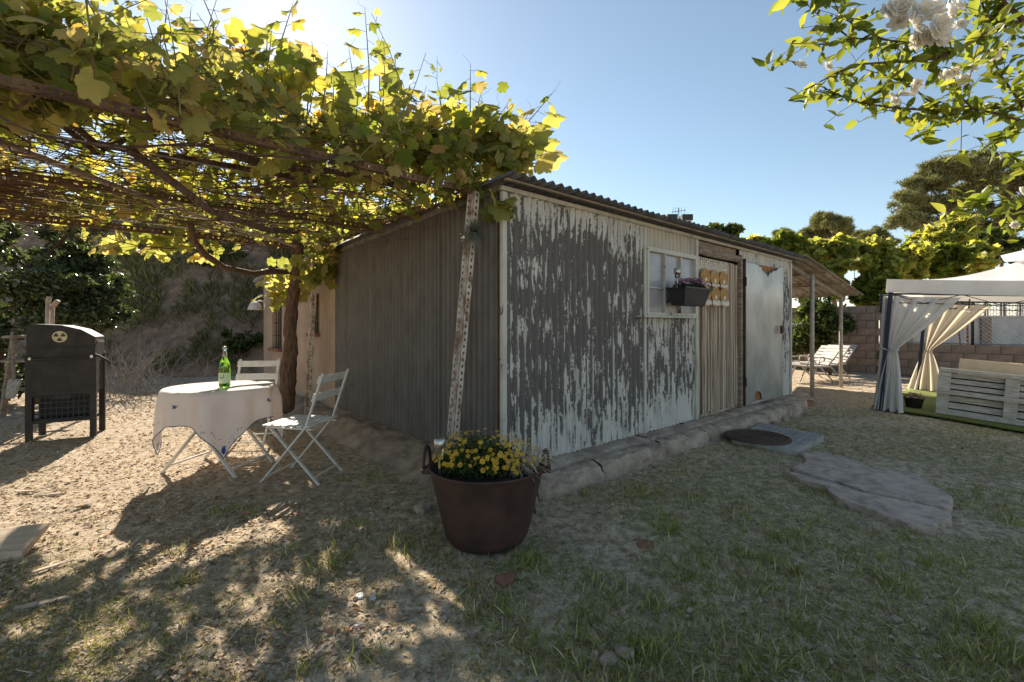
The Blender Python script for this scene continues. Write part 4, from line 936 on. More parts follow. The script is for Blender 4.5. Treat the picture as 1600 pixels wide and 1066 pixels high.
for k in range(170):
    a = Vector((random.gauss(-.03,.06), random.gauss(0,.06), .0)); d = Vector((random.uniform(-.3,1), random.gauss(0,.5), random.uniform(.1,1.0))).normalized()*random.uniform(.10,.24)
    mb.tube([a, a+d*.6+Vector((0,0,.03)), a+d+Vector((.03,0,-.05))], .0016, 3, False)
stuff(mb.build('stems', M['strawstem'] if 'strawstem' in M else M['straw'], dg))
def solar(label, loc, h):
    s_ = thing('solar_light', label, 'solar light', loc, 0, 'small solar garden lights')
    MB().tube([(0,0,0),(0,0,h)], .007, 8).build('stake', M['steel'], s_); MB().lathe([(.006,h),(.024,h+.012),(.024,h+.05),(.028,h+.055)], n=16).build('lens', M['clearglass'], s_, True)
    MB().lathe([(.030,h+.052),(.034,h+.06),(.034,h+.10),(.028,h+.104),(0,h+.104)], n=16).build('cap', M['steel'], s_, True)
solar('chrome solar light stuck in the iron tub left of the daisies', (P(687,760,2.62).x, 2.62, .39), .12)
# window box
pbx = W(2.45, -.20, 1.32)
bx = thing('window_planter', 'black plastic planter box hung in front of the shed window', 'planter', pbx, SA); bx.scale = (.78, .9, .95)
MB().add([(-.28,-.07,0),(.28,-.07,0),(.28,.09,0),(-.28,.09,0),(-.36,-.12,.19),(.36,-.12,.19),(.36,.11,.19),(-.36,.11,.19)], [(3,2,1,0),(0,1,5,4),(1,2,6,5),(2,3,7,6),(3,0,4,7)]).build('box', M['plastic'], bx, bevel=.008)
MB().box((0,0,.178), (.68,.19,.012)).build('soil', M['soil'], bx)
for a,b,w_,h in (((-.375,-.125,.19),(.375,-.125,.19),.02,.022),((-.375,.115,.19),(.375,.115,.19),.02,.022)): MB().bar(a,b,w_,h).build('rim', M['plastic'], bx)
for x in (-.2,.2): MB().bar((x,.1,.10),(x,.205,.04),.012,.02).build('bracket', M['rustdark'], bx)
pf = thing('mauve_flowers', 'mauve flowers filling the black window planter', 'flowers', pbx + Vector((0,0,.17)), SA); pf.scale = (.78, .9, .95)
c = np.concatenate([ell_points((x,0,.03), (.12,.09,.06), 260, .1) for x in (-.24,-.1,.06,.2,.28)]); c = c[c[:,2] > 0]
stuff(leafcloud('foliage', QL, c, rng.uniform(.02,.036,len(c)), M['darkplant'], pf, 1))
PMs = MB()
for k in range(7):
    a_ = k*2*math.pi/7; PMs.add([(0,0,0),(.7*math.cos(a_-.4),.7*math.sin(a_-.4),.3),(math.cos(a_),math.sin(a_),.25),(.7*math.cos(a_+.4),.7*math.sin(a_+.4),.3)], [(0,1,2,3)])
PMm = PMs.mesh('flower', M['purplep'])
for k in range(110):
    x = random.uniform(-.33,.34); p = Vector((x, random.uniform(-.10,.08), .05+.055*math.cos(x*4-.2)+random.uniform(-.02,.03)))
    n_ = Vector((random.gauss(0,.5), random.gauss(-.5,.4), 1)).normalized(); link('flower', PMm, pf, p, n_.to_track_quat('Z','Y').to_euler(), random.uniform(.018,.03))
solar('chrome solar light at the left end of the window planter', W(2.20, -.20, 1.48), .12)
# ------------------------------------------------------------------ string curtain and woven ornaments in the doorway
cu = thing('string_curtain', 'cream macrame string curtain hanging in the shed doorway', 'curtain', W(0, 0, 0), SA)
MB().tube([(2.98,.01,1.93),(4.0,.01,1.92)], .012, 8).build('rod', M['wood'], cu)
def netpt(u, v): return (3.0+.80*u, .0+.012*math.sin(u*60)*math.cos(v*40), 1.93-.42*v)
mb = MB()
for k in range(34):
    for s_ in (1,-1): mb.tube([netpt(min(1,max(0,(k+.5)/34+s_*.012*((j % 2)*2-1))), j/14) for j in range(15)], .0055, 4, False)
for j in range(1,13): mb.tube([netpt(i/40, (j+.35*(i % 2))/13) for i in range(41)], .004, 4, False)
stuff(mb.build('macrame_net', M['yarn'], cu))
mb = MB()
for k in range(96):
    x = 3.0+1.09*k/95+random.gauss(0,.004); z0 = 1.52 if x < 3.8 else 1.92; y = .01+random.gauss(0,.02); sw = random.gauss(0,.012)
    mb.tube([(x,y,z0),(x+sw*.5,y+random.gauss(0,.006),1.0),(x+sw,y+random.gauss(0,.01),.5),(x+sw*1.2,y,.03+random.uniform(-.01,.03))], random.uniform(.004,.0075), 4, False)
stuff(mb.build('strings', M['string'], cu))
MB().grid(30, 1, lambda u, v: (3.0+1.1*u, .05+.012*math.sin(u*90), .04+1.86*v)).build('lining', M['string'], cu, True)
for r_, z in enumerate((1.66, 1.46)):
    for k in range(3):
        x = 3.02+.235*k+.02*r_; a = thing('woven_ornament', ('upper' if r_ == 0 else 'lower')+' row straw half moon with white tassels, '+('left','middle','right')[k]+' of three on the curtain', 'ornament', W(x+.09, -.05, z), SA, 'woven half moon ornaments')
        MB().prism([(.112*math.cos(t*math.pi/12), .10*math.sin(t*math.pi/12)+.035) for t in range(24)], 'y', -.006, .006).build('straw_disc', M['tan'], a)
        MB().prism([(.026*math.cos(t*math.pi/8), .026*math.sin(t*math.pi/8)+.0) for t in range(16)], 'y', -.011, -.0062).build('centre', M['yarn'], a)
        for q in range(5):
            xx = -.075+.0375*q; L = .042+.03*r_
            MB().lathe([(.0,.0),(.010,-.004),(.014,-.02),(.018+.004*r_,-L*.6),(.015,-L),(0,-L-.004)], (xx,-.012,-.03-.012*(2-abs(q-2))*.5), 8, .05).build('tassel', M['yarn'], a, True)
# ------------------------------------------------------------------ gazebo
gz = link('garden_gazebo', None, None, (GA.x, GA.y, 0), (R(4), 0, SA)); tag(gz, 'white canopy gazebo with tied back curtains at the right edge', 'gazebo')
GW, GD, GZ = 3.0, 3.0, 1.77
for x, y in ((0,0),(GW,0),(0,-GD),(GW,-GD)): MB().box((x, y, GZ/2), (.05, .05, GZ)).build('post', M['navy'], gz, bevel=.004)
def canopy_face(p, q, name):
    c_ = Vector((GW/2, -GD/2, 2.36)); p = Vector(p); q = Vector(q)
    def fn(u, v):
        b_ = p.lerp(q, u); t = c_.lerp(b_, .16+.84*v); t.z = t.z - .14*math.sin(v*math.pi)*.8 - .03*math.sin(u*math.pi)*v; return t
    return MB().grid(14, 10, fn).build(name, M['canopy'], gz, True)
K = [Vector((-.05,.05,GZ+.17)), Vector((GW+.05,.05,GZ+.17)), Vector((GW+.05,-GD-.05,GZ+.17)), Vector((-.05,-GD-.05,GZ+.17))]
for i in range(4):
    canopy_face(K[i], K[(i+1) % 4], 'canopy_panel')
    a, b = K[i], K[(i+1) % 4]; n_ = (b-a).cross(Vector((0,0,1))).normalized()
    MB().grid(24, 3, lambda u, v: a.lerp(b, u) + Vector((0,0,-.03*math.sin(u*math.pi)-.19*v)) + n_*(.012*math.sin(u*16)*v)).build('valance', M['canopy'], gz, True)
    a2, b2 = (Vector((0,0,GZ-.04)), Vector((GW,0,GZ-.04)), Vector((GW,-GD,GZ-.04)), Vector((0,-GD,GZ-.04)))[i], (Vector((GW,0,GZ-.04)), Vector((GW,-GD,GZ-.04)), Vector((0,-GD,GZ-.04)), Vector((0,0,GZ-.04)))[i]
    tr_ = MB().bar(a2, b2, .025, .025); tr_.bar(a2+Vector((0,0,-.13)), b2+Vector((0,0,-.13)), .012, .012)
    for k in range(8): tr_.bar(a2.lerp(b2, k/8)+Vector((0,0,-.13*(k % 2))), a2.lerp(b2,(k+1)/8)+Vector((0,0,-.13*((k+1) % 2))), .009, .009)
    tr_.build('truss', M['navy'], gz)
for k in range(4): 
    a = Vector((GW/2, -GD/2, 2.54)); q = [Vector((-.42,.42,0)),Vector((.42,.42,0)),Vector((.42,-.42,0)),Vector((-.42,-.42,0))]
    MB().grid(4, 4, lambda u, v: a + (q[k].lerp(q[(k+1) % 4], u))*v*1.15 + Vector((0,0,-.2*v))).build('vent_canopy', M['canopy'], gz, True)
for y in (-.7, -1.3, -2.0, -2.6):
    bl = MB().lathe([(.0,.0),(.02,.012),(.026,.04),(.016,.07),(.012,.09)], (1.6, y, GZ-.26), 12).build('bulb', M['clearglass'], gz, True); MB().tube([(1.6,y,GZ-.18),(1.6,y,GZ-.04)], .010, 6).build('bulb_socket', M['blackmetal'], bl)
def drape(base, along, width_top, tie_z, seed, tie_off=.04, wb_=.30, cm='curtain'):
    base = Vector(base); along = Vector(along).normalized(); out = along.cross(Vector((0,0,1)))
    def fn(u, v):                         # v: 0 top, 1 bottom
        z = (GZ-.10)*(1-v)+.02; tz = tie_z
        k = (GZ-.08-z)/(GZ-.08-tz) if z > tz else 1
        if z > tz: k = min(1, max(0, k)); w_ = width_top*(1-k)**1.15 + .09; amp = .02+.03*k*(1-k)*2; cx_ = tie_off - .05 + (0)*(1-k)
        else: q = (tz-z)/tz; w_ = .09 + (wb_-.09)*q**.75; amp = .012+.045*q; cx_ = tie_off - .05 - .45*(w_-.09)
        f = math.sin(u*22+seed+.8*v) + .5*math.sin(u*39+2*seed); sag = .06*math.sin(math.pi*k)*u if z > tz else 0
        return base + along*(cx_ + w_*u) + out*(amp*f) + Vector((0,0,z - sag))
    d = MB().grid(70, 46, fn).build('curtain', M[cm], gz, True)
    MB().tube([base + along*(tie_off+.0+.055*math.cos(t*math.pi/8)) + out*.045*math.sin(t*math.pi/8) + Vector((0,0,tie_z+.01*math.cos(t))) for t in range(17)], .011, 6).build('tie_back', M[cm], d)
drape((0,-.06,0), (0,-1,0), .62, .92, 0, .03, .34, 'curtain2'); drape((GW,-.05,0), (0,-1,0), .75, .80, 2.1, .05, .55)
drape((.02,.02,0), (.25,1,0), .02, .92, 1.1, .0, .10, 'curtain2')
tf = link('turf_mat', None, None, (GA.x, GA.y, 0), (R(4), 0, SA)); tag(tf, 'bright green artificial turf mat under the gazebo', 'mat')
MB().grid(24, 24, lambda u, v: (.05+3.2*u+.03*math.sin(v*9), .12-3.4*v, .035+.006*math.sin(u*9+v*7))).build('sheet', M['turf'], tf, True, solid=.02)
bn = link('pallet_bench', None, None, GA + FX*.40 + FY*(-.56) + Vector((0,0,-.03)), (R(4), 0, SA)); tag(bn, 'bench of whitewashed pallets on the turf mat seen from behind', 'bench')
LB = 2.6
def bpl(c, d, name='plank'): MB().box(c, d, jit=.003).build(name, M['woodx'], bn, bevel=.004)
bpl((.02, -LB/2, .665), (.14, LB, .05), 'top_plank'); bpl((-.03, -LB/2, .36), (.11, LB, .06), 'mid_rail'); bpl((0, -LB/2, .075), (.07, LB, .07), 'bottom_rail')
for y in (-.06, -.72, -1.4, -2.1): bpl((-.012, y, .23), (.07, .13, .24), 'post'); bpl((-.012, y, .51), (.07, .13, .25), 'post')
for z in (.165, .265, .435, .515, .588):
    y = -.0
    for k in range(3): bpl((.035, -.43-.68*k, z), (.022, .66, .080 if z < .4 else (.064 if z < .58 else .05)))
for x in (.30, .55, .8): bpl((x, -LB/2, .36), (.2, LB, .03), 'seat_plank')
bpl((.45, -.03, .2), (.85, .04, .3), 'end_board'); MB().box((.085, -LB/2, .35), (.02, LB-.06, .52)).build('gap_shade_sheet', M['dark'], bn)  # dark sheet added behind the planks, standing in for shade in the gaps
cb = link('cream_board', None, None, GA + FX*.62 + FY*(-.72) + Vector((0,0,.0)), (R(4), R(12), SA)); tag(cb, 'plain cream board standing up behind the bench top', 'board')
MB().box((0, -1.1, .60), (.03, 2.2, .40)).build('panel', M['cream'], cb, bevel=.01)
bk = link('planter_basket', None, None, GA + FX*.55 + FY*(-.30) + Vector((0,0,.03)), (0,0,SA)); tag(bk, 'small dark basket of dry plants beside the pallet bench', 'basket')
MB().lathe([(0,.0),(.09,.0),(.12,.14),(.128,.145),(.115,.145),(.11,.12),(0,.12)], n=18).build('basket', M['soil'], bk, True)
stuff(leafcloud('dry_plants', QL, ell_points((0,0,.16), (.13,.13,.06), 240, .1), rng.uniform(.03,.05,240), M['litter'], bk, 1))
# ------------------------------------------------------------------ folded loungers under the lean-to
M['greyslat'] = pm('greyed_white_slat', (.50,.46,.41), (.36,.33,.29), 9, .7)
def lounger(label, loc, rz):
    t = thing('sun_lounger', label, 'lounger', loc, rz, 'pale sun loungers under the lean-to')
    for y in (-.28, .28):
        MB().tube([(-.75,y,.42),(-.2,y,.36),(.3,y,.36)], .016, 8).build('side_rail', M['greyslat'], t, True)
        MB().tube([(.25,y,.36),(.62,y,.80)], .016, 8).build('back_rail', M['greyslat'], t, True)
        MB().tube([(-.55,y,.40),(-.75,y,.0)], .014, 8).build('leg', M['greyslat'], t); MB().tube([(.05,y,.36),(.42,y,.0)], .014, 8).build('leg', M['greyslat'], t)
        MB().tube([(-.25,y,.38),(-.2,y,.55),(.15,y,.56),(.38,y,.5)], .013, 8).build('arm_rest', M['greyslat'], t, True)
    for k in range(9): x = -.7+.115*k; MB().box((x, 0, .40-.004*k), (.07,.54,.012)).build('slat', M['greyslat'], t)
    for k in range(6): u = .12+.16*k; MB().box((.25+.37*u, 0, .37+.44*u), (.07,.54,.012), Matrix.Rotation(R(-50),3,'Y')).build('slat', M['greyslat'], t)
for k, (px, Y, lab) in enumerate(((1262,10.4,'pale slatted sun lounger nearest to the shed wall'),(1277,10.75,'pale slatted sun lounger in the middle of the three'),(1290,11.1,'pale slatted sun lounger farthest back near the outer lean-to post'))):
    q = P(px, 500, Y); lounger(lab, (q.x, Y, 0), R(8+4*k))
# ------------------------------------------------------------------ slabs, mat, boards, shards
def slab(name, label, cat, outline, h, mat, z0=0.0):
    c = sum((Vector((x, y, 0)) for x, y in outline), Vector())/len(outline); o = thing(name, label, cat, (c.x, c.y, z0)); pts = []
    for i, (x, y) in enumerate(outline):
        a = Vector((x, y, 0))-c; b = Vector((*outline[(i+1) % len(outline)], 0))-c
        for k in range(5): q = a.lerp(b, k/5); q *= 1+random.gauss(0,.010); pts.append((q.x, q.y))
    mb = MB(); n = len(pts); r_ = [[(p[0]*s_+random.gauss(0,.002), p[1]*s_+random.gauss(0,.002), z) for p in pts] for s_, z in ((1.0,-.04),(1.0,h*.6),(.985,h),(.6,h+.006),(.25,h+.004))]
    for ring_ in r_: mb.v += ring_
    for j in range(4): mb.f += [(j*n+i, j*n+(i+1) % n, (j+1)*n+(i+1) % n, (j+1)*n+i) for i in range(n)]
    mb.f.append(tuple(4*n+i for i in range(n))); mb.build('stone', M[mat], o); return o
def G(px, py, z=0): Y = FPX*(EYE-z)/(py-HY); return ((px-800)/FPX*Y, Y)
slab('flagstone', 'larger grey flagstone piece, far side of the cracked paving slab', 'paving', [G(*p) for p in ((1253,713),(1285,712),(1320,722),(1365,738),(1420,745),(1450,760),(1490,785),(1486,803),(1455,796),(1400,784),(1350,774),(1310,760),(1270,750),(1235,737),(1260,728))], .028, 'flag', .012)
slab('flagstone', 'smaller grey flagstone piece, near side of the cracked paving slab', 'paving', [G(*p) for p in ((1228,742),(1268,752),(1308,763),(1348,777),(1398,787),(1453,799),(1484,807),(1486,822),(1464,824),(1462,834),(1420,828),(1370,808),(1310,785),(1285,765),(1250,756))], .024, 'flag', .012)
tl = [Vector((*G(*p), 0)) for p in ((1143,694),(1190,667),(1287,688),(1243,713))]
to = thing('tile_slab', 'square grey checker tile slab at the foot of the shed door step', 'paving', tl[0])
MB().add([tuple(p-tl[0]+Vector((0,0,z))) for z in (-.03,.05) for p in tl], [(3,2,1,0),(4,5,6,7),(0,1,5,4),(1,2,6,5),(2,3,7,6),(3,0,4,7)]).build('base', M['tile'], to)
NT = 9
for i in range(NT):
    for j in range(NT):
        q = lambda u, v: (tl[0].lerp(tl[1], v)).lerp(tl[3].lerp(tl[2], v), u) - tl[0]
        g = .008/1; vs_ = [q((i+.08)/NT,(j+.08)/NT), q((i+.92)/NT,(j+.08)/NT), q((i+.92)/NT,(j+.92)/NT), q((i+.08)/NT,(j+.92)/NT)]
        MB().add([tuple(p+Vector((0,0,z))) for z in (.049,.057) for p in vs_], [(4,5,6,7),(0,1,5,4),(1,2,6,5),(2,3,7,6),(3,0,4,7)]).build('tile', M['tile'], to)
mt = thing('round_mat', 'round dark coir door mat lying on the grey tile slab', 'mat', (*G(1183,684,.06), .06))
MB().lathe([(.0,.02),(.30,.02),(.318,.016),(.32,.0)], n=40).build('mat_disc', M['rubber'], mt, True)
for r_ in (.08,.15,.22,.29): MB().lathe([(r_-.012,.019),(r_-.006,.026),(r_+.006,.026),(r_+.012,.019)], n=36).build('woven_ring', M['rubber'], mt, True)
wp = thing('wooden_board', 'pale broken board lying on the yard at the left edge', 'board', (*G(8,870), .05), R(20))
MB().box((-.07,.05,.0), (.36,.26,.045), Matrix.Rotation(R(14),3,'X'), jit=.012).build('board', M['dirtwood'], wp, bevel=.006)
def shard(name, label, cat, px, py, sz, mat, flat_=.3, grp=None):
    x, y = G(px, py); o = thing(name, label, cat, (x, y, float(gh(x,y))+.005), random.uniform(0,6), grp); mb = MB(); n = 7; h = sz*flat_
    ring_ = [(sz*random.uniform(.6,1)*math.cos(k*6.28/n), sz*random.uniform(.5,1)*math.sin(k*6.28/n)) for k in range(n)]
    mb.v = [(a, b, -.01) for a, b in ring_]+[(a*.95, b*.95, h*random.uniform(.5,1)) for a, b in ring_]+[(0,0,h*1.15)]
    mb.f = [(k,(k+1) % n,n+(k+1) % n,n+k) for k in range(n)]+[(n+k,n+(k+1) % n,2*n) for k in range(n)]; mb.build('piece', M[mat], o)
shard('white_shard','left of the two white shards below the iron tub','shard',562,928,.028,'white',.12); shard('white_shard','right of the two white shards below the iron tub','shard',582,932,.024,'white',.12); shard('white_shard','single white shard nearest the bottom edge','shard',560,975,.02,'white')
shard('brick_shard','red brick shard just below the iron tub','shard',792,904,.07,'terracotta',.2); shard('brick_shard','crumbled red brick patch on the lawn right of the tub','shard',1008,852,.07,'terracotta',.03)
shard('brick_shard','broken red brick lying by the end of the footing','shard',1256,633,.16,'terracotta',.5)
for i, (px, py, s_) in enumerate(((1225,655,.09),(1238,648,.12),(1212,662,.07),(1262,648,.06),(1180,672,.05),(975,1025,.05),(850,800,.08),(660,800,.09),(950,1040,.045),(1075,770,.03),(1400,975,.03),(1420,885,.035))):
    shard('rubble_stone', ('grey rubble stone near the footing end, second from the brick','largest rubble stone beside the broken brick','flat rubble stone at the footing edge','small rubble stone right of the broken brick','small stone at the tile slab corner','pale stone at the bottom middle of the lawn','stone tucked behind the iron tub at right','stone tucked behind the iron tub at left','small stone next to the pale one at the bottom','small stone below the footing on the lawn','pebble on the lower right lawn','pebble below the flagstones')[i], 'stone', px, py, s_, 'concrete', .5, 'loose stones on the yard')
for i, (px, py, L, a_) in enumerate(((75,775,.16,.2),(80,890,.14,1.0),(130,790,.10,.9),(52,950,.12,.5),(85,945,.10,.6),(312,732,.08,.1),(40,772,.12,.1))):
    x, y = G(px, py); t = thing('wood_chip', ('pale chip on the sunny yard above the board','splinter right of the pale board','thin splinter on the sunny yard','orange chip in the shade at lower left, left one','orange chip in the shade at lower left, right one','flat white chip under the table','flat pale chip at the left edge of the sunny yard')[i], 'wood chip', (x, y, float(gh(x,y))+.012), a_, 'wood chips on the yard')
    MB().box((0,0,0), (L,.022,.010), jit=.004).build('chip', M['dirtwood'], t)
# ------------------------------------------------------------------ flowering shrub at the upper right
fs = thing('flowering_shrub', 'white flowered shrub reaching in from the upper right corner', 'shrub', (3.9, 2.6, 0))
base = Vector((3.9, 2.6, 0)); wood = MB()
def PB(px, py, Y): return P(px, py, Y)-base
wood.tube([(0,0,-.1),(.05,.02,.8),(.0,.0,1.6),(-.1,-.05,2.2)], [.05,.042,.035,.03], 8)
brs = [([(1700,-20),(1640,15),(1600,32),(1560,42),(1530,60),(1490,80),(1460,92),(1410,96),(1350,100),(1310,112),(1258,141)], 2.15, .012),
 ([(1760,180),(1660,165),(1600,170),(1545,168),(1520,170),(1470,174),(1420,170),(1390,168),(1340,160),(1310,148),(1283,135)], 2.35, .010),
 ([(1700,230),(1640,205),(1600,190),(1560,178),(1520,170),(1490,140),(1470,110)], 2.3, .009),
 ([(1560,42),(1540,20),(1525,-20)], 2.15, .007), ([(1490,80),(1440,70),(1380,62),(1330,60),(1290,70),(1235,68)], 2.2, .006), ([(1380,62),(1335,40),(1310,20),(1300,-10)], 2.2, .005),
 ([(1600,170),(1580,140),(1565,120),(1545,80),(1520,30)], 2.3, .007), ([(1700,300),(1650,300),(1610,305),(1570,312),(1530,318),(1500,325)], 2.5, .006), ([(1700,270),(1640,258),(1600,262),(1575,240)], 2.4, .006), ([(1690,340),(1640,345),(1600,350),(1575,352)], 2.6, .005),
 ([(1330,60),(1285,30),(1262,8)], 2.25, .004), ([(1600,32),(1570,5),(1560,-20)], 2.1, .012), ([(1520,170),(1495,190),(1455,198)], 2.35, .004), ([(1470,174),(1430,140),(1390,120),(1350,108)], 2.3, .005),([(1600,190),(1570,210),(1545,235)],2.35,.004)]
nodes_ = []
for pts_, Y, r_ in brs:
    q = [PB(a, b, Y+.04*math.sin(i)) for i, (a, b) in enumerate(pts_)]; wood.tube(q, [max(.0016, r_*(1-.85*i/len(q))) for i in range(len(q))], 6)
    for i in range(len(q)-1):
        for k in range(5): nodes_.append((q[i].lerp(q[i+1], random.random()), (q[i+1]-q[i]).normalized(), i/len(q)))
wood.tube([(-.1,-.05,2.2), PB(1760,180,2.35)], [.03,.012], 7); wood.tube([(-.1,-.05,2.2), PB(1700,-20,2.15)], [.03,.014], 7); wood.tube([(0,0,1.6), PB(1700,300,2.5)], [.02,.008], 7); wood.tube([(0,0,1.6), PB(1690,340,2.6)], [.02,.006], 7); wood.tube([(-.1,-.05,2.2), PB(1700,230,2.3)], [.02,.01], 7); wood.tube([(-.1,-.05,2.2), PB(1700,270,2.4)], [.02,.008], 7)
for p, d, u in nodes_[::2]:
    e = p + (d + Vector((random.gauss(0,.8),random.gauss(0,.8),random.gauss(-.1,.7)))).normalized()*random.uniform(.06,.2); wood.tube([p, p.lerp(e,.5)+Vector((0,0,.01)), e], .0016, 4, False); nodes_.append((e, d, u)); nodes_.append((p.lerp(e,.6), d, u))
wood.build('branches', M['bark'], fs, True)
LM = [npmesh('leaf', OV[0]*np.array(s_), OV[1], M['orange']) for s_ in ((1,1,1),(1,1.15,1.6),(1,.85,.5))]
random.shuffle(nodes_); cnt = 0; rest = []
for p, d, u in nodes_:
    for k in range(2):
        g = p + base; ip = 800+FPX*g.x/g.y
        dd = (d*.4 + Vector((random.gauss(0,.7),random.gauss(0,.7),random.gauss(-.15,.55)))).normalized(); nr = Vector((random.gauss(0,.4),random.gauss(-.2,.4),1)); nr = (nr-dd*nr.dot(dd)).normalized()
        sz = random.uniform(.03,.10)
        if ip < 1625 and cnt < 290:
            link('leaf', random.choice(LM), fs, p, Matrix((dd, nr.cross(dd), nr)).transposed().to_euler(), sz); cnt += 1
        else: rest.append((p, sz))
r_ = rest + [(PB(*a), 0.05) for a in [(random.uniform(1480,1620), random.uniform(-10,70), random.uniform(2.1,2.5)) for _ in range(30)] + [(random.uniform(1570,1640), random.uniform(60,150), random.uniform(2.2,2.6)) for _ in range(50)] + [(random.uniform(1330,1480), random.uniform(-10,30), random.uniform(2.2,2.5)) for _ in range(15)]]
stuff(leafcloud('foliage', OV, np.array([tuple(p) for p, s_ in r_]), np.array([s_ for p, s_ in r_]), M['orange'], fs, .8))
def rose():
    mb = MB()
    for ring_, (n_, el, L) in enumerate(((6,.15,1.0),(6,.55,.85),(5,.95,.6))):
        for k in range(n_):
            a_ = k*2*math.pi/n_+ring_*.5; c_, s_ = math.cos(a_), math.sin(a_); ce, se = math.cos(el), math.sin(el); t = Vector((-s_,c_,0)); o = Vector((c_*ce,s_*ce,se)); w_ = .36
            b0 = o*.1*L; m_ = o*.6*L; e = o*1.0*L+Vector((0,0,.08))
            mb.add([b0, m_+t*w_*L, e+t*.2*L, e-t*.2*L, m_-t*w_*L, m_+Vector((0,0,-.08))], [(0,1,5),(1,2,5),(2,3,5),(3,4,5),(4,0,5)])
    return mb.mesh('flower', M['petal'])
FM = rose(); FC = MB().lathe([(.13,.1),(.10,.35),(0,.4)], n=8).mesh('flower_centre', M['stamen'])
for px, py, Y, s_ in ((1385,20,2.08,.04),(1415,8,2.05,.045),(1470,62,2.02,.04),(1495,12,2.1,.04),(1448,58,2.03,.042),(1440,22,2.0,.062),(1465,45,1.98,.058),(1425,38,2.0,.055),(1455,18,2.02,.06),(1480,22,2.05,.055),(1430,62,2.05,.045),(1400,15,2.05,.055),(1405,35,2.1,.045),(1500,40,2.1,.03),(1250,103,2.25,.032),(1293,106,2.25,.028),(1398,160,2.3,.028),(1412,150,2.3,.035),(1425,142,2.3,.032),(1432,132,2.3,.028),(1490,112,2.3,.03),(1478,118,2.3,.03),(1518,108,2.3,.03),(1505,125,2.3,.03),(1555,85,2.3,.03),(1595,300,2.5,.03),(1598,178,2.3,.03),(1562,245,2.4,.022),(1535,95,2.3,.025),(1575,72,2.3,.025),(1585,352,2.6,.022),(1466,120,2.3,.025),(1392,150,2.3,.02)):
    n_ = Vector((random.gauss(0,.4), random.gauss(-.9,.3), random.gauss(.2,.4))).normalized(); f = link('flower', FM, fs, PB(px,py,Y-.10), n_.to_track_quat('Z','Y').to_euler(), s_); link('flower_centre', FC, f)
# ------------------------------------------------------------------ ground cover
def inshed(x, y):
    dx, dy = x-CX, y-CY; t = dx*FX.x+dy*FX.y; s_ = dx*FY.x+dy*FY.y; return (t > -.45) & (s_ > -.42) & (t < 6.4)
def onslab(x, y):
    r = np.zeros(len(x), bool)
    for quad in ([G(*p) for p in ((1228,742),(1253,713),(1320,722),(1450,758),(1490,790),(1486,822),(1462,834),(1370,806),(1285,765))], [(p.x, p.y) for p in tl]):
        ins = np.zeros(len(x), bool); j = len(quad)-1
        for i in range(len(quad)):
            xi, yi = quad[i]; xj, yj = quad[j]; c_ = ((yi > y) != (yj > y)) & (x < (xj-xi)*(y-yi)/(yj-yi+1e-12)+xi); ins ^= c_; j = i
        r |= ins
    lx = (x-GA.x)*FX.x+(y-GA.y)*FX.y; ly = (x-GA.x)*FY.x+(y-GA.y)*FY.y
    return r | ((lx > 0) & (lx < 3.3) & (ly < .15) & (ly > -3.4)) | (np.hypot(x-PX, y-PY) < .26)
def sample(n, far=9.0):                  # denser near the camera, inside the seen wedge
    Y = 1.35 + (far-1.35)*rng.random(n)**1.9; X = (rng.random(n)*2-1)*1.18*Y; k = ~inshed(X, Y) & ~onslab(X, Y); return X[k], Y[k]
BL = (np.array([(-.5,0,0),(.5,0,0),(.35,.0,.5),(-.35,0,.5),(0,.0,1)])*np.array((.07,1,1)) + np.array([(0,0,0),(0,0,0),(0,.10,0),(0,.10,0),(0,.42,0)]), np.array([(0,1,2),(0,2,3),(3,2,4)]))
def blades(name, n, mat, h0, h1, tilt, keep, label, far=9.0, w=1.0, flat_=1.0):
    x, y = sample(n, far); k = keep(x, y) > rng.random(len(x)); x, y = x[k], y[k]; n = len(x); z = gh(x, y)-.004
    nr = np.tile((0,0,1.),(n,1)) + rng.normal(size=(n,3))*tilt; nr[:,2] = (np.abs(nr[:,2])+.08)*flat_
    T = (BL[0]*np.array((w,1,1)), BL[1]); V, F = scatter(T, np.stack([x,y,z],1), frames(nr), rng.uniform(h0,h1,n)*(.8+.06*y))
    stuff(tag(link(name, npmesh(name, V, F, M[mat])), label, 'grass'))
def lawn(x, y):
    a = fbm(x*1.7+4, y*1.7+1, 4); left = sstep(-1.9, -.1, x + .25*(2.2-y)); left = np.maximum(left, sstep(2.9, 2.0, y)*.62); dry = sstep(7.6, 6.2, y)
    return np.clip(sstep(.30, .50, a)*left*dry + .03, 0, 1)
blades('lawn_grass', 380000, 'grass', .016, .045, 1.2, lawn, 'short patchy green grass on the shaded yard', 9.0, 1.5, .6)
blades('dry_straw', 120000, 'straw', .02, .10, 2.6, lambda x, y: .28+.5*sstep(.4,.62,fbm(x*2.3+1,y*2.3+6,3)), 'dry cut straw lying flat all over the yard', 10.5, .75, .13)
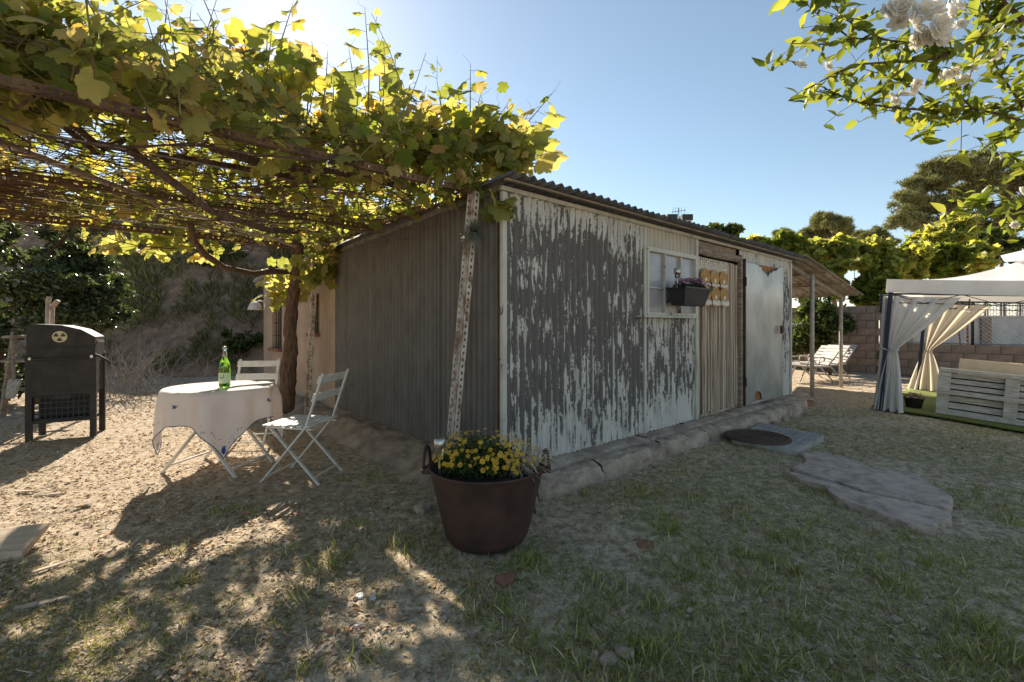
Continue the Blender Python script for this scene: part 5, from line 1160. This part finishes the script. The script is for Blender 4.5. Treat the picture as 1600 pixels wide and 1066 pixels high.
def tufts():
    xs, ys = [], []
    for k in range(150):
        px = random.uniform(250, 1600); py = random.uniform(730, 1066); x, y = G(px, py)
        if float(lawn(np.array([x]), np.array([y]))[0]) < .25 and random.random() < .8: continue
        m_ = random.randint(20, 70); r0 = random.uniform(.03,.09); xs.append(x+rng.normal(size=m_)*r0); ys.append(y+rng.normal(size=m_)*r0)
    x = np.concatenate(xs); y = np.concatenate(ys); k = ~inshed(x,y) & ~onslab(x,y); x, y = x[k], y[k]; n = len(x)
    nr = np.tile((0,0,1.),(n,1))+rng.normal(size=(n,3))*.6; nr[:,2] = np.abs(nr[:,2])+.2; T = (BL[0]*np.array((1.4,1,1)), BL[1])
    V, F = scatter(T, np.stack([x,y,gh(x,y)-.004],1), frames(nr), rng.uniform(.035,.085,n)); stuff(tag(link('grass_tufts', npmesh('grass_tufts', V, F, M['grass'])), 'taller tufts of green grass scattered over the yard', 'grass'))
tufts()
def litter():
    x, y = sample(100000, 11.0); k = (sstep(.2,-1.6,x)*.9+.10)*(.35+.65*sstep(.38,.58,fbm(x*1.9,y*1.9+3,3))) > rng.random(len(x)); x, y = x[k], y[k]; n = len(x)
    V, F = scatter(QL, np.stack([x,y,gh(x,y)+.004],1), frames(np.tile((0,0,1.),(n,1))+rng.normal(size=(n,3))*.35), rng.uniform(.010,.045,n)*(.7+.08*y)); stuff(tag(link('leaf_litter', npmesh('leaf_litter', V, F, M['litter'])), 'brown and tan dead leaves littering the sunny yard', 'leaves'))
litter()
def pebbles():
    x, y = sample(9000, 8.0); n = len(x); v = np.array([(1,0,0),(-1,0,0),(0,.8,0),(0,-.8,0),(0,0,.55),(.1,.1,-.4)]); T = (v, np.array([(0,2,4),(2,1,4),(1,3,4),(3,0,4),(2,0,5),(1,2,5),(3,1,5),(0,3,5)]))
    V, F = scatter(T, np.stack([x,y,gh(x,y)],1), frames(np.tile((0,0,1.),(n,1))+rng.normal(size=(n,3))*.2), .003+.010*rng.random(n)**3); stuff(tag(link('pebbles', npmesh('pebbles', V, F, M['pebble'])), 'small grey pebbles strewn over the soil', 'pebbles'))
pebbles()
